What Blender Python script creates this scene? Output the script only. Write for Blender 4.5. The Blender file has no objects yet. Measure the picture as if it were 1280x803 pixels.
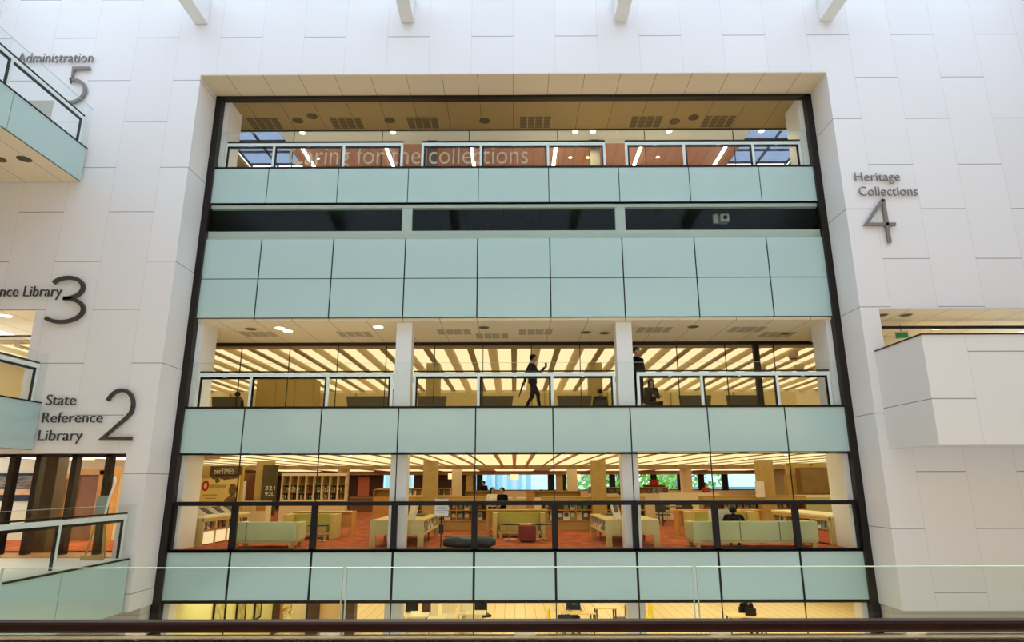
import bpy, bmesh, math, random
from mathutils import Vector, Matrix
random.seed(7)
SC = bpy.context.scene
C = SC.collection
PI = math.pi

# ------------------------------------------------------------------ camera
FPX = 800.0
EYE = 5.11
PITCH = math.atan(800 / 3137.0)
cam_d = bpy.data.cameras.new('camera')
cam = bpy.data.objects.new('camera', cam_d)
C.objects.link(cam)
cam_d.sensor_fit = 'HORIZONTAL'
cam_d.sensor_width = 36.0
cam_d.lens = FPX / 1280.0 * 36.0
cam_d.clip_start = 0.05
cam_d.clip_end = 400
RC = Matrix.Rotation(math.radians(.18), 3, 'Z') @ Matrix.Rotation(PI / 2 + PITCH, 3, 'X') @ Matrix.Rotation(math.radians(-.14), 3, 'Z')
cam.matrix_world = Matrix.Translation((0, 0, EYE)) @ RC.to_4x4()
SC.camera = cam


def ray(u, v):
    return RC @ Vector(((u - 640) / FPX, (401.5 - v) / FPX, -1))


def at(u, v, d):            # measured photo point -> place on the plane Y = d
    w = ray(u, v); s = d / w.y
    return Vector((w.x * s, d, w.z * s + EYE))


def on(u, v, z):            # measured photo point -> place on the level Z = z
    w = ray(u, v); s = (z - EYE) / w.z
    return Vector((w.x * s, w.y * s, z))


# ------------------------------------------------------------------ materials
MATS = {}


def mat(name, col, rough=.6, metal=0., emit=None, estr=0., spec=.5):
    if name in MATS: return MATS[name]
    m = bpy.data.materials.new(name); m.use_nodes = True
    b = m.node_tree.nodes['Principled BSDF']
    b.inputs['Base Color'].default_value = (*col, 1)
    b.inputs['Roughness'].default_value = rough
    b.inputs['Metallic'].default_value = metal
    b.inputs['Specular IOR Level'].default_value = spec
    if emit:
        b.inputs['Emission Color'].default_value = (*emit, 1)
        b.inputs['Emission Strength'].default_value = estr
    MATS[name] = m
    return m


def noisy(name, c1, c2, scale, rough=.7, detail=4, stretch=(1, 1, 1), bump=0., spec=.4):
    if name in MATS: return MATS[name]
    m = mat(name, c1, rough, spec=spec)
    nt = m.node_tree; b = nt.nodes['Principled BSDF']
    tc = nt.nodes.new('ShaderNodeTexCoord'); mp = nt.nodes.new('ShaderNodeMapping')
    mp.inputs['Scale'].default_value = stretch
    n = nt.nodes.new('ShaderNodeTexNoise'); n.inputs['Scale'].default_value = scale; n.inputs['Detail'].default_value = detail
    r = nt.nodes.new('ShaderNodeValToRGB')
    r.color_ramp.elements[0].position = .35; r.color_ramp.elements[1].position = .65
    r.color_ramp.elements[0].color = (*c1, 1); r.color_ramp.elements[1].color = (*c2, 1)
    L = nt.links.new
    L(tc.outputs['Object'], mp.inputs['Vector']); L(mp.outputs['Vector'], n.inputs['Vector'])
    L(n.outputs['Fac'], r.inputs['Fac']); L(r.outputs['Color'], b.inputs['Base Color'])
    if bump:
        bp = nt.nodes.new('ShaderNodeBump'); bp.inputs['Strength'].default_value = bump
        L(n.outputs['Fac'], bp.inputs['Height']); L(bp.outputs['Normal'], b.inputs['Normal'])
    return m


class NT:
    def __init__(s, nt): s.nt = nt

    def m(s, op, a, b=None, c=None):
        n = s.nt.nodes.new('ShaderNodeMath'); n.operation = op
        for i, v in enumerate((a, b, c)):
            if v is None: continue
            if isinstance(v, (int, float)): n.inputs[i].default_value = v
            else: s.nt.links.new(v, n.inputs[i])
        return n.outputs[0]


def seam(t, x, period, phase, w):
    f = t.m('FRACT', t.m('ADD', t.m('DIVIDE', t.m('SUBTRACT', x, phase), period), .5))
    d = t.m('MULTIPLY', t.m('ABSOLUTE', t.m('SUBTRACT', f, .5)), period)
    return t.m('LESS_THAN', d, w)


def panel_mat(name, col, joint, colw=1.21, x0=-1.2, h=2.72, pa=1.35, pb=2.66, wx=.005, wz=.011, rough=.55, axis='X'):
    m = mat(name, col, rough)
    nt = m.node_tree; b = nt.nodes['Principled BSDF']; t = NT(nt)
    tc = nt.nodes.new('ShaderNodeTexCoord'); sp = nt.nodes.new('ShaderNodeSeparateXYZ')
    nt.links.new(tc.outputs['Object'], sp.inputs[0])
    X, Z = sp.outputs[axis], sp.outputs['Z']
    c = t.m('FLOOR', t.m('DIVIDE', t.m('SUBTRACT', X, x0), colw))
    par = t.m('FLOORED_MODULO', c, 2.0)
    ph = t.m('ADD', t.m('MULTIPLY', par, pb - pa), pa)
    sz = seam(t, Z, h, ph, wz); sx = seam(t, X, colw, x0, wx)
    s = t.m('MAXIMUM', sz, t.m('MULTIPLY', sx, .35))
    # panels differ slightly from one another
    wn = nt.nodes.new('ShaderNodeTexWhiteNoise'); wn.noise_dimensions = '2D'
    row = t.m('FLOOR', t.m('DIVIDE', t.m('SUBTRACT', Z, ph), h))
    cv = nt.nodes.new('ShaderNodeCombineXYZ')
    nt.links.new(c, cv.inputs[0]); nt.links.new(row, cv.inputs[1]); nt.links.new(cv.outputs[0], wn.inputs['Vector'])
    val = t.m('ADD', t.m('MULTIPLY', wn.outputs['Value'], .03), .97)
    hsv = nt.nodes.new('ShaderNodeHueSaturation'); hsv.inputs['Color'].default_value = (*col, 1)
    nt.links.new(val, hsv.inputs['Value'])
    mx = nt.nodes.new('ShaderNodeMix'); mx.data_type = 'RGBA'
    nt.links.new(s, mx.inputs[0]); nt.links.new(hsv.outputs[0], mx.inputs[6]); mx.inputs[7].default_value = (*joint, 1)
    nt.links.new(mx.outputs[2], b.inputs['Base Color'])
    bp = nt.nodes.new('ShaderNodeBump'); bp.inputs['Strength'].default_value = .25; bp.inputs['Distance'].default_value = .01
    nt.links.new(t.m('SUBTRACT', 1.0, s), bp.inputs['Height']); nt.links.new(bp.outputs['Normal'], b.inputs['Normal'])
    return m


def board_mat(name, c1, c2, joint, w, axis='X', jw=.006, rough=.6, grain=(1, 14, 14)):
    """boards side by side along an axis, with dark joints and grain"""
    m = mat(name, c1, rough)
    nt = m.node_tree; b = nt.nodes['Principled BSDF']; t = NT(nt)
    tc = nt.nodes.new('ShaderNodeTexCoord'); sp = nt.nodes.new('ShaderNodeSeparateXYZ')
    nt.links.new(tc.outputs['Object'], sp.inputs[0])
    s = seam(t, sp.outputs[axis], w, 0, jw)
    wn = nt.nodes.new('ShaderNodeTexWhiteNoise'); wn.noise_dimensions = '1D'
    nt.links.new(t.m('FLOOR', t.m('DIVIDE', sp.outputs[axis], w)), wn.inputs['W'])
    mp = nt.nodes.new('ShaderNodeMapping'); mp.inputs['Scale'].default_value = grain
    n = nt.nodes.new('ShaderNodeTexNoise'); n.inputs['Scale'].default_value = 1.5
    nt.links.new(tc.outputs['Object'], mp.inputs[0]); nt.links.new(mp.outputs[0], n.inputs['Vector'])
    f = t.m('ADD', t.m('MULTIPLY', wn.outputs['Value'], .5), t.m('MULTIPLY', n.outputs['Fac'], .5))
    mx = nt.nodes.new('ShaderNodeMix'); mx.data_type = 'RGBA'
    nt.links.new(f, mx.inputs[0]); mx.inputs[6].default_value = (*c1, 1); mx.inputs[7].default_value = (*c2, 1)
    m2 = nt.nodes.new('ShaderNodeMix'); m2.data_type = 'RGBA'
    nt.links.new(s, m2.inputs[0]); nt.links.new(mx.outputs[2], m2.inputs[6]); m2.inputs[7].default_value = (*joint, 1)
    nt.links.new(m2.outputs[2], b.inputs['Base Color'])
    return m


def glass_mat(name, tint=(.93, .97, .96), ior=1.35, refl=1.0, rough=0.0):
    m = bpy.data.materials.new(name); m.use_nodes = True
    nt = m.node_tree; nt.nodes.clear()
    o = nt.nodes.new('ShaderNodeOutputMaterial'); mx = nt.nodes.new('ShaderNodeMixShader')
    tr = nt.nodes.new('ShaderNodeBsdfTransparent'); tr.inputs[0].default_value = (*tint, 1)
    gl = nt.nodes.new('ShaderNodeBsdfGlossy'); gl.inputs['Roughness'].default_value = rough
    gl.inputs['Color'].default_value = (refl, refl, refl, 1)
    lw = nt.nodes.new('ShaderNodeLayerWeight'); lw.inputs['Blend'].default_value = .5
    t = NT(nt); f0 = ((ior - 1) / (ior + 1)) ** 2
    fac = t.m('ADD', t.m('MULTIPLY', t.m('POWER', lw.outputs['Facing'], 5.0), 1 - f0), f0)
    L = nt.links.new
    L(fac, mx.inputs[0]); L(tr.outputs[0], mx.inputs[1]); L(gl.outputs[0], mx.inputs[2]); L(mx.outputs[0], o.inputs[0])
    MATS[name] = m
    return m


def light_mat(name, col, s):
    m = bpy.data.materials.new(name); m.use_nodes = True
    nt = m.node_tree; nt.nodes.clear()
    o = nt.nodes.new('ShaderNodeOutputMaterial'); e = nt.nodes.new('ShaderNodeEmission')
    e.inputs[0].default_value = (*col, 1); e.inputs[1].default_value = s
    nt.links.new(e.outputs[0], o.inputs[0]); MATS[name] = m
    return m


WALL = panel_mat('white_wall_panels', (.83, .80, .785), (.33, .31, .30))
WALLY = panel_mat('white_wall_panels_side', (.83, .80, .785), (.33, .31, .30), axis='Y', x0=-.3)
WHITE = mat('white_paint', (.80, .79, .77), .45)
WHITE_METAL = mat('white_metal', (.88, .91, .91), .3)
REVEAL = board_mat('warm_lit_head_panels', (.70, .58, .43), (.73, .61, .45), (.22, .17, .11), 1.02, 'X', .008, .55, (1, 1, 1))  # opening head: warm light put into the panel colour
SOFFIT5 = board_mat('warm_shaded_top_panels', (.29, .205, .085), (.315, .22, .092), (.08, .055, .02), 1.02, 'X', .008, .55, (1, 1, 1))  # top soffit: brown of shade and warm light put into the colour
SOFFIT = board_mat('warm_lit_gallery_panels', (.84, .71, .50), (.86, .73, .52), (.28, .2, .12), 1.02, 'X', .008, .55, (1, 1, 1))  # gallery soffits: warm light put into the colour
SPAN = mat('aqua_back_painted_glass', (.46, .62, .59), .10, spec=.6)
BLACK = mat('black_metal', (.006, .005, .005), .4, spec=.25)
FRAME = mat('dark_bronze_frame', (.014, .009, .007), .4, spec=.3)
DARKGREY = mat('dark_grey', (.05, .05, .045), .6)
GLASS = glass_mat('clear_glass', (.96, .985, .975), 1.16)
GLASSR = glass_mat('window_glass', (.985, .99, .985), 1.13)
GLASSF = glass_mat('foreground_glass', (.955, .985, .97), 1.25)
GLASSD = glass_mat('plant_room_glass', (.93, .965, .945), 1.15)
WELLGL = glass_mat('dimmed_skylight_glass', (.43, .46, .52), 1.3)  # tint dims the sky to the brightness of a reflection
SKYGL = glass_mat('skylight_glass', (.95, .97, 1.0), 1.2)
EDGE = mat('glass_edge', (.46, .62, .58), .3)
CARPET = noisy('terracotta_carpet', (.20, .032, .003), (.50, .105, .012), 3.5, .95, 10, (1, 1, 1), .1)
WOODFL = board_mat('light_timber_floor', (.80, .64, .36), (.86, .70, .42), (.45, .33, .16), .42, 'X', .012, .5, (6, .6, 6))
WOOD = noisy('oak_veneer', (.40, .25, .07), (.48, .31, .10), 3, .5, 5, (2, 2, 18))
WOODD = noisy('dark_walnut', (.16, .07, .025), (.24, .11, .04), 3, .45, 5, (2, 2, 18))
WOODO = noisy('orange_timber', (.52, .25, .06), (.60, .31, .09), 3, .45, 5, (8, 8, 1))
KHAKI = noisy('khaki_laminate', (.56, .46, .17), (.60, .50, .20), 5, .5)
COLMAT = noisy('tan_concrete', (.44, .31, .10), (.50, .36, .13), 6, .7)
BEAMW = noisy('brown_ceiling_beam', (.34, .23, .11), (.40, .27, .13), 4, .6, 4, (6, .6, 6))
TUBEW = noisy('tan_ceiling_duct', (.86, .68, .42), (.90, .72, .46), 3, .6, 4, (6, .5, 6))
SAGE = noisy('sage_upholstery', (.50, .53, .25), (.54, .57, .28), 40, .8)
OLIVE = noisy('olive_upholstery', (.40, .37, .10), (.44, .41, .12), 40, .8)
REDF = noisy('dark_red_fabric', (.16, .02, .015), (.20, .03, .02), 40, .9)
DKGREEN = noisy('blackish_green_vinyl', (.012, .02, .014), (.03, .04, .03), 7, .45, 5, (1, 1, 1), .6)
CREAM = mat('cream_paint', (.78, .66, .42), .6)
CREAMW = mat('warm_white_paint', (.82, .74, .53), .6)
OCHRE = mat('ochre_paint', (.52, .37, .09), .6)
CHROME = mat('chrome', (.7, .7, .68), .15, 1.)
STEEL = mat('brushed_steel', (.92, .89, .82), .4, .0)
SIGNM = mat('bronze_letters', (.050, .040, .032), .45, .1)
SIGNL = mat('pale_bronze_letters', (.23, .20, .18), .4, .2)
RAILW = noisy('dark_red_timber_rail', (.010, .002, .002), (.016, .004, .004), 4, .35, 4, (1, 20, 20), spec=.12)
REDCEIL = board_mat('red_timber_ceiling', (.50, .24, .17), (.56, .28, .20), (.22, .10, .07), .36, 'X', .008, .5, (8, .6, 8))
STONE = noisy('pale_stone_floor', (.72, .67, .58), (.78, .73, .64), 2, .5)
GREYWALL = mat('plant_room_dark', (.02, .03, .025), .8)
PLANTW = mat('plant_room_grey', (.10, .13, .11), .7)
PAPER = mat('white_paper', (.82, .80, .74), .7)
SKIN = mat('skin', (.42, .24, .15), .55)
HAIR = mat('dark_hair', (.008, .006, .005), .6, spec=.2)
CLOTHB = mat('black_clothes', (.006, .006, .007), .9, spec=.08)
CLOTHN = mat('navy_clothes', (.015, .025, .06), .85)
CLOTHR = mat('red_clothes', (.42, .04, .03), .85)
CLOTHG = mat('grey_clothes', (.03, .03, .03), .9, spec=.1)
YELLOW = mat('yellow_plastic', (.85, .68, .03), .4)
LEAF = noisy('leaf_green', (.10, .30, .04), (.25, .50, .08), 3, .6)
BARK = mat('bark', (.06, .045, .03), .9)
VINYL = mat('white_vinyl', (.95, .93, .88), .5)
_n = VINYL.node_tree; _t = _n.nodes.new('ShaderNodeBsdfTranslucent'); _t.inputs[0].default_value = (.95, .92, .86, 1)
_m = _n.nodes.new('ShaderNodeMixShader'); _m.inputs[0].default_value = .5
_n.links.new(_n.nodes['Principled BSDF'].outputs[0], _m.inputs[1]); _n.links.new(_t.outputs[0], _m.inputs[2]); _n.links.new(_m.outputs[0], _n.nodes['Material Output'].inputs[0])
L_CEIL = light_mat('luminous_ceiling', (1.0, .80, .42), 1.15)  # indirect ceiling light made as surface glow
L_CEIL2 = light_mat('luminous_ceiling_reference', (1.0, .80, .39), 1.2)
L_TUBE = light_mat('tube_light', (1.0, .90, .68), 14.0)
L_SPOT = light_mat('downlight_glow', (1.0, .78, .42), 9.0)
L_WARM = light_mat('warm_lamp', (1.0, .74, .40), 5.0)
L_L1 = light_mat('ground_ceiling_light', (1.0, .86, .55), 3.0)


# ------------------------------------------------------------------ mesh builder
class MB:
    def __init__(s): s.v = []; s.f = []; s.mi = []; s.cur = 0

    def add(s, vs, fs):
        o = len(s.v); s.v += [tuple(p) for p in vs]
        for f in fs: s.f.append([i + o for i in f]); s.mi.append(s.cur)
        return s

    def box(s, x0, x1, y0, y1, z0, z1):
        if x1 < x0: x0, x1 = x1, x0
        if y1 < y0: y0, y1 = y1, y0
        if z1 < z0: z0, z1 = z1, z0
        return s.add([(x0, y0, z0), (x1, y0, z0), (x1, y1, z0), (x0, y1, z0), (x0, y0, z1), (x1, y0, z1), (x1, y1, z1), (x0, y1, z1)],
                     [(3, 2, 1, 0), (4, 5, 6, 7), (0, 1, 5, 4), (1, 2, 6, 5), (2, 3, 7, 6), (3, 0, 4, 7)])

    def prism(s, poly, a0, a1, axis='Y'):
        """polygon (two coordinates) pushed along an axis"""
        n = len(poly)
        def P(p, a):
            return {'X': (a, p[0], p[1]), 'Y': (p[0], a, p[1]), 'Z': (p[0], p[1], a)}[axis]
        vs = [P(p, a0) for p in poly] + [P(p, a1) for p in poly]
        fs = [tuple(range(n)), tuple(range(2 * n - 1, n - 1, -1))]
        fs += [(i, n + i, n + (i + 1) % n, (i + 1) % n) for i in range(n)]
        return s.add(vs, fs)

    def tube(s, p0, p1, r0, r1=None, n=10, caps=True):
        r1 = r0 if r1 is None else r1
        p0, p1 = Vector(p0), Vector(p1); d = (p1 - p0).normalized()
        a = d.orthogonal().normalized(); b = d.cross(a)
        vs = []
        for p, r in ((p0, r0), (p1, r1)):
            vs += [p + (a * math.cos(2 * PI * i / n) + b * math.sin(2 * PI * i / n)) * r for i in range(n)]
        fs = [(i, (i + 1) % n, n + (i + 1) % n, n + i) for i in range(n)]
        if caps: fs += [tuple(range(n - 1, -1, -1)), tuple(range(n, 2 * n))]
        return s.add(vs, fs)

    def capsule(s, p0, p1, r0, r1, n=10, m=3, sc=None):
        p0, p1 = Vector(p0), Vector(p1); dv = p1 - p0
        d = dv.normalized() if dv.length > 1e-6 else Vector((0, 0, 1))
        a = d.orthogonal().normalized(); b = d.cross(a)
        rings = []
        for k in range(m + 1):
            t = PI / 2 * k / m
            rings.append((p0 - d * r0 * math.cos(t), r0 * math.sin(t)))
        for k in range(m + 1):
            t = PI / 2 * k / m
            rings.append((p1 + d * r1 * math.sin(t), r1 * math.cos(t)))
        vs = []
        for c, r in rings:
            r = max(r, 1e-4)
            vs += [c + (a * math.cos(2 * PI * i / n) + b * math.sin(2 * PI * i / n)) * r for i in range(n)]
        if sc:
            mid = (p0 + p1) / 2
            vs = [mid + Vector(((v.x - mid.x) * sc[0], (v.y - mid.y) * sc[1], (v.z - mid.z) * sc[2])) for v in vs]
        fs = []
        for k in range(len(rings) - 1):
            fs += [(k * n + i, k * n + (i + 1) % n, (k + 1) * n + (i + 1) % n, (k + 1) * n + i) for i in range(n)]
        return s.add(vs, fs)

    def lathe(s, prof, c=(0, 0, 0), n=20, sq=None):
        vs = []
        for r, z in prof:
            vs += [(c[0] + r * math.cos(2 * PI * i / n), c[1] + r * math.sin(2 * PI * i / n), c[2] + z) for i in range(n)]
        m = len(prof)
        fs = [(k * n + i, k * n + (i + 1) % n, (k + 1) * n + (i + 1) % n, (k + 1) * n + i) for k in range(m - 1) for i in range(n)]
        fs += [tuple(range(n - 1, -1, -1)), tuple(range((m - 1) * n, m * n))]
        return s.add(vs, fs)

    def build(s, name, ms, parent=None, loc=None, bevel=0, smooth=False, rotz=0):
        me = bpy.data.meshes.new(name)
        me.from_pydata(s.v, [], s.f)
        if not isinstance(ms, (list, tuple)): ms = [ms]
        for m in ms: me.materials.append(m)
        if len(ms) > 1:
            for p, i in zip(me.polygons, s.mi): p.material_index = i
        bm = bmesh.new(); bm.from_mesh(me); bmesh.ops.recalc_face_normals(bm, faces=bm.faces); bm.to_mesh(me); bm.free()
        if smooth:
            for p in me.polygons: p.use_smooth = True
        o = bpy.data.objects.new(name, me); C.objects.link(o)
        if parent: o.parent = parent
        if loc: o.location = loc
        if rotz: o.rotation_euler.z = rotz
        if bevel:
            b = o.modifiers.new('bevel', 'BEVEL'); b.width = bevel; b.segments = 2; b.limit_method = 'ANGLE'
        return o


def box(name, m, x0, x1, y0, y1, z0, z1, parent=None, bevel=0):
    return MB().box(x0, x1, y0, y1, z0, z1).build(name, m, parent, bevel=bevel)


def tag(o, label, cat, group=None):
    o['label'] = label; o['category'] = cat
    if group: o['group'] = group
    return o


def thing(name, label, cat, loc=(0, 0, 0), rotz=0, group=None):
    o = bpy.data.objects.new(name, None); C.objects.link(o)
    o.empty_display_size = .2
    o.location = loc; o.rotation_euler = (0, 0, rotz)
    return tag(o, label, cat, group)


def struct(o):
    o['kind'] = 'structure'
    return o


def dup(root, loc, rotz=None, label=None, group=None):
    kids = {}
    for o in list(C.objects):
        if o.parent: kids.setdefault(o.parent.name, []).append(o)
    r = root.copy(); C.objects.link(r); r.location = loc
    if rotz is not None: r.rotation_euler = (0, 0, rotz)
    if label: r['label'] = label
    if group: r['group'] = group
    def rec(src, dst):
        for ch in kids.get(src.name, []):
            c = ch.copy(); C.objects.link(c); c.parent = dst; rec(ch, c)
    rec(root, r)
    return r


# ================================================================== THE SETTING
GX = [-8.75, -7.14, -5.10, -3.06, -1.02, 1.02, 3.06, 5.10, 7.14, 8.75]
F1, F2, F3, F5 = 0.0, 3.5, 7.10, 14.08
DG, DW = 17.0, 15.9

# --- main white wall with its opening
w = MB()
Y0, Y1 = DW, 16.98
w.box(-9.47, -8.9, Y0, Y1, 2.27, 19.6)
w.box(-15, -9.47, Y0, Y1, 5.88, F3 - .02).box(-12.34, -9.47, Y0, Y1, F3 - .02, 9.51)
w.box(-15, -9.47, Y0, Y1, 9.51, 19.6).box(-15, -9.47, Y0, Y1, 2.27, 3.43)
w.box(-8.9, 8.9, Y0, Y1, 16.44, 19.6)
w.box(8.9, 9.38, Y0, Y1, 2.27, 19.6).box(9.38, 15, Y0, Y1, 2.27, F3 - .02).box(9.38, 15, Y0, Y1, 9.46, 19.6)
struct(w.build('wall_front', WALL))
# lining under the head of the opening, warm light put into its colour
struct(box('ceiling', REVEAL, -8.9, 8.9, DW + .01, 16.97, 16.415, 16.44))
# lower recessed wall of small tiles
TILE = panel_mat('stone_tiles', (.66, .60, .52), (.36, .32, .27), .6, 0, .30, 0, .0, .004, .004, .6)
b = MB().box(-15, -8.95, 16.5, 17.3, 0, 2.27).box(8.95, 15, 16.5, 17.3, 0, 2.27)
struct(b.build('wall_lower', TILE))
# atrium side, far and top
for nm, x0, x1 in (('wall_left', -15.3, -15), ('wall_right', 15, 15.3)):
    struct(box(nm, WALLY, x0, x1, -7, 17, 0, 19.6))
struct(box('wall_back', mat('warm_bounce_front', (.70, .52, .27), .5), -15, 15, 1.9, 2.3, 7.6, 11.5))  # unseen opposite wall, warm colour picked to bounce light on lower walls
struct(box('wall_back', mat('cool_bounce_front', (.34, .37, .42), .5), -15, 15, 1.9, 2.3, 11.5, 18.0))  # unseen upper part, grey-blue picked to keep the bounced light cool
struct(box('wall_behind', CREAMW, -15, 15, -7.2, -7, 0, 7.6))
struct(box('ceiling', CREAMW, -15, 15, -7, 2.3, 7.3, 7.6))
struct(MB().box(-15, 15, -7, 2.9, 3.2, 3.5).build('floor', STONE))
struct(box('floor', noisy('warm_bounce_floor', (.74, .62, .44), (.80, .68, .50), 2, .5), -15, 15, 2.5, 17.1, -.3, 0))  # unseen atrium floor, warm tone picked to bounce light upward

# --- roof beams over the atrium, glazing bars between
for k, x in enumerate((-9.08, -3.06, 3.12, 9.09)):
    b = MB().box(x - .19, x + .19, 2.3, DW - .01, 18.13, 18.95)
    struct(b.build('roof_beam', WHITE))
sk = MB()
for x in [-15 + 2.06 * i for i in range(15)]: sk.box(x - .03, x + .03, 1, 15.9, 19.3, 19.42)
for y in [3.0 + 2.15 * i for i in range(6)]: sk.box(-15, 15, y - .03, y + .03, 19.3, 19.42)
wf = sk.build('window_7', DARKGREY); struct(wf)
box('glass_pane', SKYGL, -15, 15, 1, 15.9, 19.34, 19.36, wf)
# unseen opaque roof strip, added to keep sky out of the glass reflections
struct(box('ceiling', mat('roof_blocker_grey', (.22, .22, .22), .6), -15, 15, 1.9, 6.2, 19.5, 19.7))

# --- dark frame around the glazed front
fr = MB().box(-8.93, -8.72, 16.9, 17.12, 0, 16.42).box(8.72, 8.93, 16.9, 17.12, 0, 16.42).box(-8.93, 8.93, 16.9, 17.12, 16.33, 16.415)
struct(fr.build('trim_1', FRAME))

# --- slabs, floors, ceilings behind the front
struct(box('floor', CARPET, -17, 17, 17.08, 45.5, 3.2, F2))
struct(box('floor', WOODFL, -17, 17, 17.1, 36, -.3, 0.0))
struct(box('floor', STONE, -18, 18, 20.3, 31, 6.05, F3)); struct(box('floor', STONE, -11, 10.5, 17.08, 20.3, 6.07, F3))
struct(box('floor', STONE, -14, 14, 17.08, 24.2, 13.1, F5))
# level three gallery soffit and level five gallery soffit
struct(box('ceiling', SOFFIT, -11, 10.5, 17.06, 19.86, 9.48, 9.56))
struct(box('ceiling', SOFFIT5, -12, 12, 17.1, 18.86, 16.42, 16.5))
struct(box('ceiling', WHITE, -7.72, 7.82, 18.86, 19.75, 16.42, 16.5))
struct(box('ceiling', REDCEIL, -7.72, 7.82, 19.75, 24.2, 16.42, 16.5))
b = MB().box(-12, -9.75, 18.86, 24.2, 16.42, 16.5).box(-9.75, -7.72, 21.5, 24.2, 16.42, 16.5)
b.box(10.1, 12, 18.86, 24.2, 16.42, 16.5).box(7.82, 10.1, 21.6, 24.2, 16.42, 16.5)
struct(b.build('ceiling', OCHRE))
struct(MB().box(-12.2, 12.2, 24.2, 24.4, 13.1, 16.5).build('wall_far_top', CREAMW))
for x0, x1 in ((-12.2, -12), (12, 12.2)): struct(box('wall_side_top', CREAMW, x0, x1, 17.1, 24.2, 13.1, 16.5))
# added level five openings, imitating skylights reflected in the glass: bars open to sky
for nm, x0, x1 in (('reflected_skylight_8', -9.75, -7.72), ('reflected_skylight_9', 7.82, 10.1)):
    g = MB()
    for i in range(3):
        x = x0 + .05 + (x1 - x0 - .1) * i / 2
        g.box(x - .025, x + .025, 18.86, 21.6, 16.52, 16.60)
    for y in (18.9, 19.75, 20.5, 21.4): g.box(x0, x1, y - .025, y + .025, 16.53, 16.6)
    g = struct(g.build(nm, mat('skylight_bar', (.10, .07, .08), .5)))
    box('glass_pane', WELLGL, x0, x1, 18.86, 21.6, 16.61, 16.63, g)
# plant room of level four
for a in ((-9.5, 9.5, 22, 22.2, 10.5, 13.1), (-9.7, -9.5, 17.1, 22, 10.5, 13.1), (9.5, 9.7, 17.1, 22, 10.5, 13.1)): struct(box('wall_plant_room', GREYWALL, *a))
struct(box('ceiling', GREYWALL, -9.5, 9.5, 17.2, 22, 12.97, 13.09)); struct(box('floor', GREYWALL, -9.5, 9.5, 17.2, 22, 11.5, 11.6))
# level three room shell
for a in ((-18, 18, 31, 31.2, 7, 9.7), (-18.2, -18, 20.3, 31, 7, 9.7), (18, 18.2, 20.3, 31, 7, 9.7)): struct(box('wall_reading_room', CREAM, *a))
struct(box('ceiling', BEAMW, -18, 18, 19.88, 31, 9.62, 9.7))
# level two room shell
for a in ((-17.2, -17, 20.7, 45.5, 3.4, 6.1), (17, 17.2, 17.1, 45.5, 3.4, 6.1), (10.3, 17, 17.1, 17.2, 3.4, 6.1)): struct(box('wall_library', OCHRE, *a))
struct(box('ceiling', CREAMW, -17, 17, 17.09, 45.5, 5.98, 6.04))
# level one room shell
for a in ((-17, 17, 36, 36.2, 0, 2.4), (-17.2, -17, 17.3, 36, 0, 2.4), (17, 17.2, 17.3, 36, 0, 2.4)): struct(box('wall_ground', CREAM, *a))
struct(box('ceiling', CREAMW, -17, 17, 17.1, 36, 2.33, 2.4))

# --- side returns (white piers) at each end of the levels
for sx in (-1, 1):
    for z0, z1, y1 in ((F2, 5.98, 18.05), (F3, 9.48, 18.0), (F5, 16.42, 18.0), (0, 2.33, 17.5)):
        struct(box('wall_return', WHITE, sx * 8.58, sx * 9.2, 17.12, y1, z0, z1))
# --- white columns between the bays, tan columns further in
for sx in (-1, 1):
    x = sx * 3.05
    for z0, z1 in ((0, 2.33), (F2, 5.98), (F3, 9.48)):
        struct(box('column', WHITE, x - .22, x + .22, 17.3, 17.72, z0, z1, bevel=.01))
for sx in (-1, 1):
    struct(box('column', mat('grey_column', (.17, .155, .13), .6), sx * 2.75 - .16, sx * 2.75 + .16, 19.5, 19.9, F5, 16.42))
    for x in (3.05, 9.1):
        for y, z0, z1 in ((24, F2, 5.98), (35, F2, 5.98), (24, F3, 9.6)):
            if z0 == F3 and x > 5: continue
            struct(box('column', CREAM if y == 35 else COLMAT, sx * x - .25, sx * x + .25, y - .25, y + .25, z0, z1))
    struct(box('column', COLMAT, sx * 3.0 - .22, sx * 3.0 + .22, 44.0, 44.4, F2, 5.98))

# --- ceilings of beams and half-round ducts: indirect light put in as glowing panels
def strip(name, x0, x1, y0, y1, z, m, label, group):
    b = MB().box(x0, x1, y0, y1, z, z + .02)
    return tag(b.build(name, m), label, 'ceiling light', group)

P = 1.47
for k in range(-12, 13):
    x = k * P
    struct(MB().box(x - .10, x + .10, 20.3, 30.95, 9.49, 9.62).build('ceiling_beam', BEAMW))
    if k < 12:
        xm = x + P / 2
        prof = [(xm + .17 * math.cos(PI + PI * i / 10), 9.56 + .13 * math.sin(PI + PI * i / 10)) for i in range(11)] + [(xm + .17, 9.62), (xm - .17, 9.62)]
        struct(MB().prism(prof, 20.3, 30.95).build('ceiling_beam', TUBEW, smooth=False))
        for a, c in ((x + .10, xm - .17), (xm + .17, x + P - .10)):
            strip('glow_panel', a, c, 20.3, 30.95, 9.54, L_CEIL, 'long cream panel of the level three reading room ceiling, indirect light made as glow', 'glowing ceiling panels of the reading room')
struct(box('ceiling_beam', BEAMW, -12, 12, 19.92, 20.3, 9.36, 9.62))

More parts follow.
